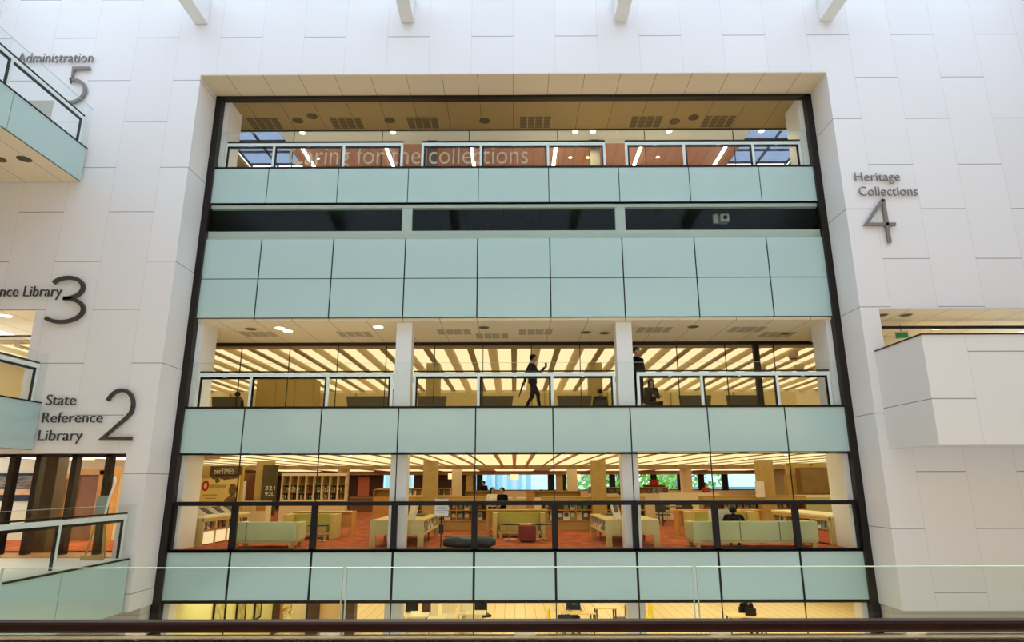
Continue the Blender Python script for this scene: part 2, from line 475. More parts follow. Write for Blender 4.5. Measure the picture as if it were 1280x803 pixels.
xs = [0, .55, 1.30, 1.78, 2.55, 3.05]
while xs[-1] < 15.5: xs.append(xs[-1] + (1.15 if len(xs) % 2 else 1.0))
kinds = ['tube', 'tube', 'flat', 'tube', 'flat', 'tube']
els = []
for i, x in enumerate(xs):
    kd = kinds[i] if i < len(kinds) else 'flat'
    hw = (.035 if x < 3.3 else .05) if kd == 'flat' else .07
    els.append((x, hw, kd))
    if x > 0: els.append((-x, hw, kd))
els.sort()
for x, hw, kd in els:
    ys = 17.35 if x > -9.4 else 20.8
    if kd == 'flat': struct(MB().box(x - hw, x + hw, ys, 30, 5.925, 5.98).build('ceiling_beam', BEAMW))
    else:
        prof = [(x + hw * math.cos(PI + PI * i / 8), 5.955 + .75 * hw * math.sin(PI + PI * i / 8)) for i in range(9)] + [(x + hw, 5.98), (x - hw, 5.98)]
        struct(MB().prism(prof, ys, 30).build('ceiling_beam', TUBEW))
for a, c in zip(els[:-1], els[1:]):
    strip('glow_panel', a[0] + a[1], c[0] - c[1], 17.35 if a[0] > -9.4 else 20.8, 30, 5.95, L_CEIL2, 'long cream panel of the level two library ceiling, indirect light made as glow', 'glowing ceiling panels of the library')
struct(box('ceiling_beam', BEAMW, -17, 17, 30, 30.3, 5.78, 5.98))
struct(box('ceiling_beam', BEAMW, -17, 17, 43.9, 44.3, 5.72, 5.98))
for i in range(9):
    x = -14 + 3.5 * i
    strip('glow_panel', x - 1.2, x + 1.2, 31, 43.5, 5.95, L_CEIL, 'wide ceiling panel over the far end of the level two library, indirect light made as glow', 'glowing ceiling panels at the far end')
for i in range(7):
    x = -12 + 4 * i
    for y in (18.0, 22.5, 27, 31.5):
        strip('glow_panel', x - .9, x + .9, y, y + 3, 2.305, L_L1, 'flat light panel in the ground level ceiling behind the glass front', 'ground level ceiling lights')

# --- far window wall of the library
b = MB()
b.box(-17, -8.9, 44.6, 44.9, F2, 5.98).box(-7.9, -7.3, 44.6, 44.9, F2, 5.98).box(-6.8, -2.6, 44.6, 44.9, F2, 5.98)
struct(b.build('wall_far', mat('dark_brown_wall', (.05, .02, .012), .7)))
struct(box('wall_sill', CREAM, -2.6, 17, 44.6, 44.9, F2, 4.72))
fm = MB()
for x in (-2.35, 2.45, 3.3, 6.6, 9.4, 11.2, 12.6, 14.2, 16.8): fm.box(x - .2, x + .2, 44.5, 44.7, 4.7, 5.98)
fm.box(-2.6, 17, 44.6, 44.7, 5.85, 5.98).box(-2.6, 17, 44.6, 44.7, 4.68, 4.74)
fw = struct(fm.build('window_6', BLACK))
box('glass_pane', GLASSR, -2.6, 17, 44.64, 44.66, 4.7, 5.98, fw)
box('glass_pane', GLASSR, -8.9, -6.8, 44.74, 44.76, F2, 5.98, fw)

# --- glazing of the front
def window(name, m_frame): return MB()

# level two: full-height panes, thick black mullions below the black rail
f = MB()
for x in GX[1:-1]:
    f.box(x - .075, x + .075, 16.97, 17.08, F2, 4.64)
    f.box(x - .012, x + .012, 17.0, 17.03, 4.66, 5.86)
f.box(-8.75, 8.75, 16.95, 17.1, 4.585, 4.69).box(-8.75, 8.75, 16.97, 17.1, F2 - .02, F2 + .035).box(-8.75, 8.75, 16.98, 17.08, 5.86, 5.90)
f.box(-8.73, -8.65, 16.97, 17.1, F2, 4.64).box(8.65, 8.73, 16.97, 17.1, F2, 4.64)
w2 = struct(f.build('window_1', BLACK))
for a, c in zip(GX[:-1], GX[1:]): box('glass_pane', GLASSR, a, c, 17.008, 17.016, F2, 5.87, w2)
# level four plant-room windows
f = MB()
for x in (-3.06, 3.06): f.box(x - .14, x + .14, 17.06, 17.2, 12.05, 12.93)
f.box(-8.75, 8.75, 17.05, 17.2, 11.87, 12.12).box(-8.75, 8.75, 17.05, 17.2, 12.83, 12.93)
w4 = struct(f.build('window_2', mat('grey_green_frame', (.52, .555, .50), .5)))
for a, c in zip(GX[:-1], GX[1:]): box('glass_pane', GLASSD, a + .006, c - .006, 17.0, 17.012, 11.9, 12.93, w4)
# level three inner glazing
f = MB().box(-11, 10.5, 19.83, 19.9, 9.38, 9.48).box(-11, 10.5, 19.83, 19.9, F3, F3 + .06).box(7.55, 7.73, 19.8, 19.92, F3, 9.4)
for x in [i * 1.53 + .55 for i in range(-7, 7)]: f.box(x - .012, x + .012, 19.85, 19.88, F3, 9.4)
w3 = struct(f.build('window_3', FRAME))
box('glass_pane', GLASSR, -11, 10.5, 19.86, 19.868, F3, 9.4, w3)
for x0, x1 in ((-11.15, -11),): struct(box('wall_gallery_end', CREAM, x0, x1, 17.1, 19.86, F3, 9.56))
# level five inner glazing
f = MB().box(-12, 12, 18.82, 18.87, 16.385, 16.42).box(-12, 12, 18.82, 18.87, F5, F5 + .05)
for x in (-7.2, -4.3, -1.45, 1.45, 4.3, 7.2): f.box(x - .012, x + .012, 18.84, 18.86, F5, 16.4)
w5 = struct(f.build('window_4', DARKGREY))
box('glass_pane', GLASSR, -12, 12, 18.846, 18.854, F5, 16.4, w5)
# ground level panes
f = MB()
for x in GX[1:-1]: f.box(x - .012, x + .012, 17.0, 17.03, 0, 2.3)
f.box(-8.75, 8.75, 16.98, 17.08, 2.27, 2.32)
w1 = struct(f.build('window_5', BLACK))
for a, c in zip(GX[:-1], GX[1:]): box('glass_pane', GLASSR, a, c, 17.008, 17.016, 0, 2.3, w1)

# --- aqua spandrel bands
def band(name, label, rows, cap, gap=.018):
    t = thing(name, label, 'glass cladding', (0, DG, rows[0][0]), 0, 'aqua glass bands across the front')
    zz = rows[0][0]
    for z0, z1 in rows:
        for a, c in zip(GX[:-1], GX[1:]):
            MB().box(a + gap, c - gap, -.01, .012, z0 - zz + .012, z1 - zz - .012).build('glass_panel', SPAN, t)
    MB().box(-8.73, 8.73, .014, .07, 0, rows[-1][1] - zz).build('backing_board', BLACK, t)
    if cap: MB().box(-8.73, 8.73, -.03, .06, rows[-1][1] - zz - .014, rows[-1][1] - zz + .04).build('cap_strip', BLACK, t)
    return t

band('spandrel_band', 'pale aqua glass band under the top gallery with the white slogan', [(12.97, 14.07)], True, .012)
band('spandrel_band', 'two rows of pale aqua glass panels below the dark strip of windows', [(9.55, 10.68), (10.68, 11.87)], False)
band('spandrel_band', 'grey-aqua glass band under the gallery where a person walks', [(5.91, 7.08)], True)
band('spandrel_band', 'grey-aqua glass band below the library with the terracotta carpet', [(2.33, 3.47)], True, .03)

# ------------------------------------------------------------------ balustrades
def balustrade(label, loc, rotz, L, posts, group, rail_h=.86, glass_h=1.2, panes=None, inner=.22, clips=True, mirror=1):
    """runs along local +x; the glass stands on local y = 0, rail and posts at local y = inner"""
    t = thing('gallery_balustrade', label, 'balustrade', loc, rotz, group)
    y = inner * mirror
    MB().box(0, L, y - .03, y + .03, rail_h, rail_h + .10).build('handrail', WHITE_METAL, t, bevel=.008)
    MB().box(0, L, y - .02, y + .02, rail_h + .125, rail_h + .16).build('rail_cap', BLACK, t)
    MB().box(.03, L - .03, y - .02, y + .02, rail_h - .06, rail_h - .002).build('rail_shade_strip', BLACK, t)  # dark strip standing in for the shade under the rail
    for p in posts:
        MB().box(p - .035, p + .035, y - .03, y + .03, 0, rail_h + .0).build('post', WHITE_METAL, t)
        sgn = 1 if p < L / 2 else -1
        MB().box(p - .085 if p > L / 2 else p + .035, p - .035 if p > L / 2 else p + .085, y - .02, y + .02, 0, rail_h).build('post_gasket', BLACK, t)
    panes = panes or [0, L]
    for a, c in zip(panes[:-1], panes[1:]):
        g = MB().box(a + .006, c - .006, -.006, .006, -.02, glass_h).build('glass_pane', GLASS, t)
        MB().box(a + .006, c - .006, -.0065, .0065, glass_h - .004, glass_h + .003).build('glass_edge', EDGE, g)
    if clips:
        k = 0
        for a, c in zip(posts[:-1], posts[1:]):
            m = (a + c) / 2
            MB().box(m - .04, m + .04, y - .05, y - .03, rail_h - .02, rail_h + .06).build('rail_clip', WHITE_METAL, t)
    return t

for fz, nm in ((F5, 'top'), (F3, 'mid')):
    g = 'glass balustrades of the %s gallery' % ('top' if nm == 'top' else 'middle')
    txt = {'top': ('white railed glass balustrade before the word Caring', 'white railed glass balustrade before the word collections', 'white railed glass balustrade of the top gallery at the end without any lettering'),
           'mid': ('white railed glass balustrade before the yellow-brown cupboard', 'white railed glass balustrade passed by the walking person between two white columns', 'white railed glass balustrade beside the seated person with long hair')}[nm]
    balustrade(txt[0], (-8.62, 17.06, fz), 0, 5.32, [.03, 1.46, 3.55, 5.29], g, panes=[-.1, 1.48, 3.52, 5.56])
    balustrade(txt[1], (-2.74, 17.06, fz), 0, 5.48, [.03, 1.77, 3.77, 5.45], g, panes=[-.32, 1.72, 3.76, 5.80])
    balustrade(txt[2], (3.34, 17.06, fz), 0, 5.26, [.03, 1.75, 3.80, 5.2], g, panes=[-.28, 1.76, 3.80, 5.38])

# ------------------------------------------------------------------ side galleries on the left
def side_slab(x1, z0, z1, y0, m_top):
    return struct(MB().box(-15, x1 - .03, y0, DW - .02, z0 + .01, z1).build('floor', m_top))

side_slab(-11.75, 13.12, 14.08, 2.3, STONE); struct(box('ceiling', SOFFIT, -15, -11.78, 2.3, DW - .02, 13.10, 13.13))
side_slab(-11.75, 5.94, 7.08, 2.3, STONE)
side_slab(-9.05, 2.27, 3.45, 2.9, STONE)
def side_band(label, x, z0, z1, y0, y1, cuts):
    t = thing('spandrel_band', label, 'glass cladding', (x, y1, z0), -PI / 2, 'aqua glass edges of the side galleries')
    ed = [0] + cuts + [y1 - y0]
    for a, c in zip(ed[:-1], ed[1:]): MB().box(a + .01, c - .01, -.012, .012, .008, z1 - z0).build('glass_panel', SPAN, t)
    MB().box(0, y1 - y0, -.03, -.014, 0, z1 - z0).build('backing_board', BLACK, t)
    MB().box(0, y1 - y0, -.05, .03, z1 - z0, z1 - z0 + .03).build('cap_strip', BLACK, t)
side_band('pale aqua glass edge of the side gallery below the word Administration', -11.75, 13.10, 14.08, 2.3, DW - .05, [2.63, 5.2, 8.0, 10.8])
side_band('pale aqua glass edge of the side gallery below the numeral 3', -11.75, 5.94, 7.08, 2.3, DW - .05, [2.6, 5.2, 8.0, 10.8])
side_band('pale aqua glass edge of the lower side gallery beside the wooden easel', -9.02, 2.27, 3.42, 2.9, DW - .05, [2.3, 4.9, 7.5, 10.1])
gl = 'glass balustrades of the side galleries'
balustrade('glass balustrade of the side gallery at the word Administration', (-11.75, DW - .05, 14.10), -PI / 2, 13, [.05, 2.63, 5.2, 8, 10.8], gl, panes=[.0, 2.63, 5.2, 8, 10.8, 13], mirror=-1)
balustrade('glass balustrade of the side gallery below the numeral 3', (-11.75, DW - .05, 7.10), -PI / 2, 13, [.05, 2.6, 5.2, 8, 10.8], gl, panes=[.0, 2.6, 5.2, 8, 10.8, 13], mirror=-1)
balustrade('glass balustrade of the lower side gallery before the wooden easel', (-9.02, DW - .02, 3.46), -PI / 2, 12.9, [.08, 2.3, 4.9, 7.5, 10.1], gl, panes=[.0, 2.3, 4.9, 7.5, 10.1, 12.9], mirror=-1)

# recess behind the level three side gallery
b = MB().box(-15, -12.3, 20, 20.2, F3, 9.6).box(-12.34, -12.2, 16.98, 20, F3, 9.6)
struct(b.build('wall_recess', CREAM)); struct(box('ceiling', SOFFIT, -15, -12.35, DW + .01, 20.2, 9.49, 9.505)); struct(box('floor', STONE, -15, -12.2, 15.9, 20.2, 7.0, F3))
struct(box('trim_2', FRAME, -15, -12.34, 16.9, 16.98, 9.02, 9.07))
# opening beside the top gallery wall
dr = struct(box('door_1', mat('beige_door', (.48, .44, .36), .6), -13.75, -12.95, DW - .02, DW + .01, 14.1, 15.62))
box('door_rail', mat('grey_strip', (.2, .2, .18), .6), -13.7, -13.0, DW - .035, DW - .02, 14.62, 14.68, dr)
struct(box('door_2', mat('beige_door', (.48, .44, .36), .6), -14.75, -14.15, DW - .02, DW + .01, 14.1, 15.62))

# lobby behind the lower side gallery
struct(box('wall_lobby', CREAM, -17, -11.5, 20.4, 20.6, 3.3, 5.98))
struct(MB().prism([(-9.45, 17), (-9.30, 17), (-11.3, 20.6), (-11.5, 20.5)], 3.3, 5.98, 'Z').build('wall_lobby', CREAM)); struct(box('ceiling', CREAMW, -15.2, -9.2, 16.98, 20.4, 5.88, 5.98)); struct(box('floor', WOODO, -15.2, -9.2, 15.95, 20.4, 3.3, 3.46))
fm = MB()
for u in (20, 52, 97, 139):
    x = at(u, 572, 16.6).x
    fm.box(x - .07, x + .07, 16.5, 16.7, 3.46, 5.88)
fm.box(-15, -9.47, 16.5, 16.7, 5.80, 5.88)
fm = struct(fm.build('window_10', FRAME))
box('glass_pane', GLASSR, -15, -9.5, 16.6, 16.61, 3.46, 5.88, fm)
x = at(70, 575, 17.3).x
struct(box('column', mat('dark_brown_column', (.075, .045, .02), .5), x - .22, x + .22, 17.1, 17.5, 3.46, 5.88))
# doors of the lobby
xa, xb = at(100, 585, 20.3).x, at(128, 585, 20.3).x
d = MB().box(xa - .16, xa, 20.2, 20.4, 3.46, 5.55).box(xb, xb + .16, 20.2, 20.4, 3.46, 5.55).box(xa - .16, xb + .16, 20.2, 20.4, 5.42, 5.58)
d = struct(d.build('door_3', WOODO)); box('door_leaf', WOODD, xa, xb, 20.3, 20.38, 3.46, 5.42, d)
xa, xb = at(72, 600, 20.3).x, at(86, 600, 20.3).x
d = struct(box('door_4', WOODO, xa, xb + .1, 20.25, 20.4, 3.46, 5.45)); box('door_leaf', WOODD, xa + .2, xb, 20.2, 20.26, 3.46, 5.3, d)
struct(box('trim_3', WOODO, at(141, 600, 19.6).x, at(150, 600, 19.6).x, 19.5, 19.6, 3.46, 5.6))
p = at(-2, 592, 20.3); q = at(30, 627, 20.3)
t = thing('wall_picture', 'dark framed picture with orange shape on the cream lobby wall', 'picture', ((p.x + q.x) / 2, 20.38, (p.z + q.z) / 2))
wd, ht = (q.x - p.x) / 2 + .3, (p.z - q.z) / 2
MB().box(-wd, wd, -.04, 0, -ht, ht).build('frame', BLACK, t)
MB().box(-wd + .06, wd - .06, -.05, -.041, -ht * .1, ht * .82).build('print', noisy('print_dark', (.02, .02, .02), (.30, .22, .12), 5, .6, 3, (1, 1, 6)), t)
MB().box(-wd + .06, wd - .1, -.05, -.041, -ht * .55, -ht * .14).build('print', noisy('print_orange', (.75, .26, .03), (.6, .5, .3), 4, .6), t)

# easel on the lower gallery
e = thing('wooden_easel', 'folding wooden easel with a grey-green board beside the glass balustrade', 'easel', (-9.62, 15.45, 3.45), math.radians(-6))
MB().tube((-.22, 0, 0), (-.05, .10, 1.30), .022).build('leg', WOOD, e)
MB().tube((.22, 0, 0), (.05, .10, 1.30), .022).build('leg', WOOD, e)
MB().tube((0, .38, 0), (0, .12, 1.25), .02).build('leg', WOOD, e)
MB().box(-.27, .27, -.06, .0, .0, .10).build('foot_rail', WOOD, e)
MB().box(-.18, .18, -.04, .06, .80, .84).build('ledge', WOOD, e)
MB().prism([(-.15, .84), (.15, .84), (.17, 1.42), (-.13, 1.42)], .0, .02).build('board', noisy('slate_board', (.20, .25, .21), (.24, .29, .25), 8), e)
b = MB()
pts = [(.14, -.02, .84), (.17, -.02, 1.15), (.21, -.02, 1.42), (.27, -.02, 1.62), (.29, -.02, 1.74), (.26, -.02, 1.84)]
for p0, p1 in zip(pts[:-1], pts[1:]): b.capsule(p0, p1, .026, .026)
b.build('curved_arm', PAPER, e, smooth=True)

# ------------------------------------------------------------------ right gallery box
bx = MB().box(9.12, 15, 14.0, 14.14, 5.92, 8.33).box(9.12, 9.26, 14.14, DW - .01, 5.92, 8.33).box(9.26, 15, 14.14, DW - .01, 5.95, F3)
struct(bx.build('wall_gallery_box', panel_mat('white_box_panels', (.80, .775, .755), (.30, .28, .26), 1.32, 9.12 - .35, 2.72, 6.9, 7.95)))
b = MB().box(9.10, 15, 13.98, 14.16, 8.33, 8.36).box(9.10, 9.28, 14.16, DW - .01, 8.33, 8.36)
struct(b.build('trim_4', FRAME))
# recess behind it
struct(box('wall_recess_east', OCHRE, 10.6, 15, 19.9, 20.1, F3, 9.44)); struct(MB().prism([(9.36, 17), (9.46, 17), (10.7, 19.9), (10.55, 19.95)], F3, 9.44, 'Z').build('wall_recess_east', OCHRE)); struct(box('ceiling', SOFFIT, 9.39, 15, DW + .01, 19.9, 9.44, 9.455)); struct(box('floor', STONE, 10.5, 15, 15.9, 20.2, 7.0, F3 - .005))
struct(box('trim_5', FRAME, 9.38, 15, 17.0, 17.1, 9.2, 9.27))
struct(box('wall_recess_bulkhead', CREAMW, 11.0, 15, 19.0, 19.2, 7.1, 9.46))
t = thing('exit_sign', 'small green exit sign hanging over the white gallery box', 'exit sign', (at(1127, 419, 17.6).x, 17.6, at(1127, 419, 17.6).z), math.radians(-20))
MB().box(-.16, .16, -.03, .03, -.10, .10).build('housing', mat('sign_white', (.6, .65, .6), .5), t)
MB().box(-.15, .15, -.034, -.031, -.09, .05).build('face', mat('exit_green', (.01, .22, .06), .4, emit=(.02, .5, .15), estr=.10), t)
MB().tube((0, 0, .1), (0, 0, 9.46 - at(1127, 419, 17.6).z), .012).build('hanger', DARKGREY, t)

# ------------------------------------------------------------------ lettering
def text_mesh(s, offset=0., extrude=0.):
    cu = bpy.data.curves.new('t', 'FONT'); cu.body = s; cu.size = 1; cu.offset = offset; cu.extrude = extrude; cu.resolution_u = 4
    o = bpy.data.objects.new('t', cu); C.objects.link(o)
    dg = bpy.context.evaluated_depsgraph_get(); dg.update()
    me = bpy.data.meshes.new_from_object(o.evaluated_get(dg))
    bpy.data.objects.remove(o); bpy.data.curves.remove(cu)
    return me


def lettering(name, s, x0, x1, zb, cap, y, depth, m, parent=None, offset=0., origin=(0, 0, 0), shear=0.):
    """stands on the plane facing -y, from x0 to x1, baseline zb, capital height cap"""
    me = text_mesh(s, offset, .5)
    vs = [v.co.copy() for v in me.vertices]
    a, b = min(v.x for v in vs), max(v.x for v in vs)
    sz = cap / .729
    for v in me.vertices:
        c = v.co
        z = c.y * sz
        v.co = (x0 + (c.x - a) / (b - a) * (x1 - x0) + shear * z - origin[0], y - c.z * depth - origin[1], zb + z - origin[2])
    me.materials.clear(); me.materials.append(m); me.name = name
    o = bpy.data.objects.new(name, me); C.objects.link(o)
    if parent: o.parent = parent
    return o


def ribbon(mb, pts, wd, y0, y1):
    """flat stroke of even width through (x, z) points, given depth"""
    n = len(pts); lf = []; rt = []
    for i in range(n):
        p = Vector(pts[i])
        d0 = (Vector(pts[i]) - Vector(pts[i - 1])).normalized() if i > 0 else None
        d1 = (Vector(pts[i + 1]) - Vector(pts[i])).normalized() if i < n - 1 else None
        d = ((d0 or d1) + (d1 or d0)).normalized()
        nn = Vector((-d.y, d.x)); k = 1.0
        if d0 and d1: k = 1 / max(.5, math.sqrt(max(0, (1 + d0.dot(d1)) / 2)))
        lf.append(p + nn * wd / 2 * k); rt.append(p - nn * wd / 2 * k)
    vs = [(q.x, y0, q.y) for q in lf + rt] + [(q.x, y1, q.y) for q in lf + rt]
    N = 2 * n; fs = []
    for i in range(n - 1):
        fs += [(i, i + 1, n + i + 1, n + i), (N + i, N + n + i, N + n + i + 1, N + i + 1), (i, N + i, N + i + 1, i + 1), (n + i, n + i + 1, N + n + i + 1, N + n + i)]
    fs += [(0, n, N + n, N), (n - 1, N + n - 1, N + 2 * n - 1, 2 * n - 1)]
    mb.add(vs, fs)


def arc(cx, cz, rx, rz, a0, a1, n=14):
    return [(cx + rx * math.cos(math.radians(a0 + (a1 - a0) * i / n)), cz + rz * math.sin(math.radians(a0 + (a1 - a0) * i / n))) for i in range(n + 1)]


NUM = {
    '5': [[(.92, .965), (.22, .965), (.20, .62)] + arc(.30, .33, .58, .31, 100, -105, 18)],
    '3': [arc(.34, .75, .50, .225, 150, -88, 18) + [(.30, .525)], [(.30, .525)] + arc(.34, .275, .62, .25, 88, -140, 18)],
    '2': [arc(.45, .66, .42, .315, 160, -25, 16) + [(.70, .42), (.06, .035), (.98, .035)]],
    '4': [[(.72, 1.0), (.06, .42), (1.0, .42)], [(.72, 1.0), (.72, 0)]],
}


def wall_sign(label, num, nb, words, m, wd):
    """nb = photo box of the numeral; words = [(text, u0, u1, v_base, v_cap)]"""
    y = DW
    c = at((nb[0] + nb[2]) / 2, nb[3], y)
    t = thing('wall_sign', label, 'sign', (c.x, y, c.z))
    o = (c.x, y, c.z)
    # upright in the world: width from the middle row, height from top and bottom
    vm = (nb[1] + nb[3]) / 2
    x0, x1 = at(nb[0], vm, y).x, at(nb[2], vm, y).x
    z0, z1 = at(nb[0], nb[3], y).z, at(nb[0], nb[1], y).z
    mb = MB()
    for st in NUM[num]:
        ribbon(mb, [(x0 + p[0] * (x1 - x0) - o[0], z0 + p[1] * (z1 - z0) - o[2]) for p in st], wd, -.10, -.03)
    mb.build('numeral', m, t)
    for s, u0, u1, vb, vc in words:
        p, q, k = at(u0, vb, y), at(u1, vb, y), at(u0, vc, y)
        lettering('lettering', s, p.x, q.x, p.z, k.z - p.z, y - .055, .035, m, t, origin=o, offset=-.011)
    return t

wall_sign('pale bronze wall lettering reading Administration with the numeral 5', '5', (84, 86, 113, 131), [('Administration', 23, 117, 80, 67)], SIGNL, .085)
wall_sign('dark bronze wall lettering ending in Library with the numeral 3', '3', (69, 347, 110, 405), [('State Reference Library', -84, 78, 372, 358)], SIGNM, .095)
wall_sign('dark bronze wall lettering reading State Reference Library with the numeral 2', '2', (132, 487, 172, 551), [('State', 59, 96, 507, 493), ('Reference', 54, 129, 529, 515), ('Library', 49, 104, 551, 537)], SIGNM, .085)
wall_sign('pale bronze wall lettering reading Heritage Collections with the numeral 4', '4', (1078, 251, 1117, 305), [('Heritage', 1068, 1124, 227.5, 216), ('Collections', 1073, 1146, 246, 234)], SIGNL, .085)

# white slogan on the inner glazing of the top gallery
p, q, k = at(360, 205.5, 18.80), at(660, 205.5, 18.80), at(360, 181, 18.80)
tag(lettering('slogan_sign', 'Caring for the collections', p.x, q.x, p.z, k.z - p.z, 18.815, .008, VINYL, offset=-.006), 'thin white slogan reading Caring for the collections on the top gallery glazing', 'lettering')

# ------------------------------------------------------------------ ceiling fittings
VENTM = mat('vent_grille', (.085, .06, .03), .6)
VENTL = mat('vent_grille_pale', (.42, .35, .25), .6)
def vent(x, y, z, m, label, grp):
    t = thing('air_vent', label, 'air vent', (x, y, z), 0, grp)
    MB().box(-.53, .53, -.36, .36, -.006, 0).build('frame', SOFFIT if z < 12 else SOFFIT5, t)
    for i in range(4):
        b = MB()
        a = -.50 + .255 * i
        for j in range(8): b.box(a, a + .21, -.33 + .083 * j, -.33 + .083 * j + .055, -.012, -.006)
        b.build('grille', m, t)
for x in (-8.0, -5.35, -2.9, .72, 4.28, 6.6):
    vent(x, 18.42, 16.42, VENTM, 'four-slot air vent in the brown-shaded soffit of the top gallery', 'air vents of the top gallery')
for x, y in ((-7.6, 18.6), (-4.75, 18.65), (-1.75, 18.4), (-.65, 18.95), (.65, 18.45), (4.1, 18.2), (6.8, 18.2), (7.95, 18.85)):
    vent(x, y, 9.48, VENTL, 'four-slot air vent in the pale soffit of the middle gallery', 'air vents of the middle gallery')
def speaker(x, y, z, grp, lab, m):
    t = thing('ceiling_speaker', lab, 'speaker', (x, y, z), 0, grp)
    MB().lathe([(.155, -.014), (.17, -.008), (.17, 0)], n=20).build('rim', m, t)
    MB().lathe([(.14, -.018), (.14, -.014)], n=20).build('grille', VENTM, t)
for x, y in ((-6.37, 18.0), (-6.9, 18.25), (-3.96, 18.26), (-.92, 18.31), (5.19, 18.4), (5.74, 18.17)):
    speaker(x, y, 16.42, 'round speakers in the top gallery soffit', 'round brown speaker in the soffit of the top gallery', VENTM)
for x, y in ((-.86, 17.85), (2.13, 18.5), (2.7, 18.6), (5.14, 17.85), (8.15, 18.74), (-7.6, 17.95)):
    speaker(x, y, 9.48, 'round speakers in the middle gallery soffit', 'round pale speaker in the soffit of the middle gallery', VENTL)
for x, y in ((-12.35, 14.6), (-13.0, 14.6)):
    speaker(x, y, 13.10, 'round vents under the top side gallery', 'round brown vent under the top side gallery', VENTM)
for x, y in ((9.75, 16.45), (10.4, 16.45)):
    speaker(x, y, 9.44, 'round vents over the white gallery box', 'round brown vent in the soffit over the white gallery box', VENTL)
def downlight(x, y, z, grp, lab, m, r=.085, pw=0):
    t = thing('downlight', lab, 'downlight', (x, y, z), 0, grp)
    MB().lathe([(r + .03, -.012), (r + .035, -.004), (r + .035, 0)], n=18).build('rim', WHITE_METAL, t)
    MB().lathe([(r, -.02), (r, -.012)], n=18).build('lamp', m, t)
    if pw:
        ld = bpy.data.lights.new('spot', 'SPOT'); ld.energy = pw; ld.spot_size = 2.2; ld.spot_blend = .8; ld.color = (1, .83, .50); ld.shadow_soft_size = .08
        lo = bpy.data.objects.new('spot', ld); C.objects.link(lo); lo.parent = t; lo.location = (0, 0, -.03)
for x in (-6.98, -3.99, 2.05, 2.63, 5.15, 8.2):
    downlight(x, 18.97, 16.42, 'glowing downlights behind the top glazing', 'bright downlight just behind the top gallery glazing', L_SPOT, .09, 240)
for x in (-6.99, 2.03, 2.66, 5.15):
    downlight(x, 20.7, 16.42, 'small downlights in the red ceiling', 'small downlight in the red timber ceiling of the top gallery room', L_SPOT, .05, 60)
for x, y in ((-6.73, 17.85), (-6.62, 18.2), (-3.88, 17.75)):
    downlight(x, y, 9.48, 'lit downlights in the middle gallery soffit', 'lit downlight in the middle gallery soffit', L_SPOT, .13, 120)
downlight(at(8, 393, 16.4).x, 16.4, 9.49, 'lit downlight in the recess', 'bright downlight in the recess soffit under the numeral 3', L_SPOT, .13, 600)
for x in (-7.30, -4.39, -1.44, 1.46, 4.40, 7.33):
    t = thing('ceiling_light', 'slim white tube light set lengthwise in the red timber ceiling', 'ceiling light', (x, 21.1, 16.42), 0, 'tube lights of the red ceiling')
    MB().box(-.06, .06, -1.2, 1.2, -.03, 0).build('housing', WHITE_METAL, t)
    MB().box(-.05, .05, -1.18, 1.18, -.045, -.03).build('diffuser', L_TUBE, t)

for y in (18.3, 21.5, 26, 32):
    for x in (-7.6, -4.6, -1.5, 1.5, 4.6, 7.6):
        downlight(x, y, 5.90, 'small added lamps of the library ceiling', 'small added lamp brightening the library from its ceiling', L_SPOT, .05, 55)  # lamps added to brighten the dim library
for x in (-13.3, -11.2):
    strip('glow_panel', x - .7, x + .7, 17.4, 19.6, 5.85, L_L1, 'added glow panel brightening the lobby behind the lower side gallery', 'added lobby glow panels')  # glowing panels added to brighten the lobby
# warm lamps added to the lobby ceiling to brighten its cream walls
for x, y in ((-13.5, 18.6), (-10.8, 18.6)):
    downlight(x, y, 5.88, 'added lobby lamps', 'added lamp brightening the lobby behind the lower side gallery', L_SPOT, .1, 420)
for y in (6, 9.5, 13):
    downlight(-12.6, y, 5.94, 'added lamps under the middle side gallery', 'added lamp under the middle side gallery, brightening the lower side gallery floor', L_SPOT, .1, 800)  # lamps added to brighten the shaded gallery floor
for x in (-12, -8, -4, 0, 4, 8, 12):
    downlight(x, 1.2, 7.3, 'unseen added lamps over the viewer', 'downlight in the ceiling of the gallery the photo is taken from', L_SPOT, .1, 330)  # unseen lamps added to warm the lower front walls
downlight(12.2, 18, 9.44, 'added corridor lamp', 'added lamp brightening the corridor behind the white gallery box', L_SPOT, .1, 260)  # lamp added to brighten the dark recess

# plant room contents
b = MB().tube((-9, 19.5, 12.45), (9, 19.5, 12.45), .16, n=14)
tag(b.build('duct', PLANTW), 'round grey duct running along the dark plant room', 'duct')
t = thing('air_handler', 'grey boxed plant unit at the dark windows near the camera reflection', 'plant unit', (4.9, 20.2, 11.6))
MB().box(-1.5, 1.9, 0, 1.2, 0, 1.1).build('casing', PLANTW, t); MB().box(-1.4, -.2, -.03, 0, .2, .9).build('access_panel', mat('plant_panel', (.16, .19, .17), .6), t)
t = thing('cable_tray', 'low pale tray at the foot of the dark middle windows', 'tray', (1.8, 18.2, 12.1))
MB().box(-1.0, 1.0, -.2, .2, 0, .03).build('bed', PLANTW, t); MB().box(-1.0, 1.0, -.22, -.2, 0, .12).build('side_rail', mat('plant_pale', (.24, .29, .26), .6), t)
p = at(905, 272, 17.5)
t = thing('camera_reflection', 'pale camera-like shape behind the dark plant room windows, standing in for a reflection', 'camera', (p.x, 17.6, p.z))  # solid shape standing in for a reflection in the glass
MB().box(-.28, -.14, -.02, .08, -.14, .14).build('bracket', mat('cam_grey', (.45, .5, .48), .5), t)
MB().box(-.10, .16, -.10, .16, -.12, .12).build('housing', mat('cam_grey', (.45, .5, .48), .5), t, bevel=.02)
MB().tube((.03, -.14, 0), (.03, -.09, 0), .06).build('lens', BLACK, t)

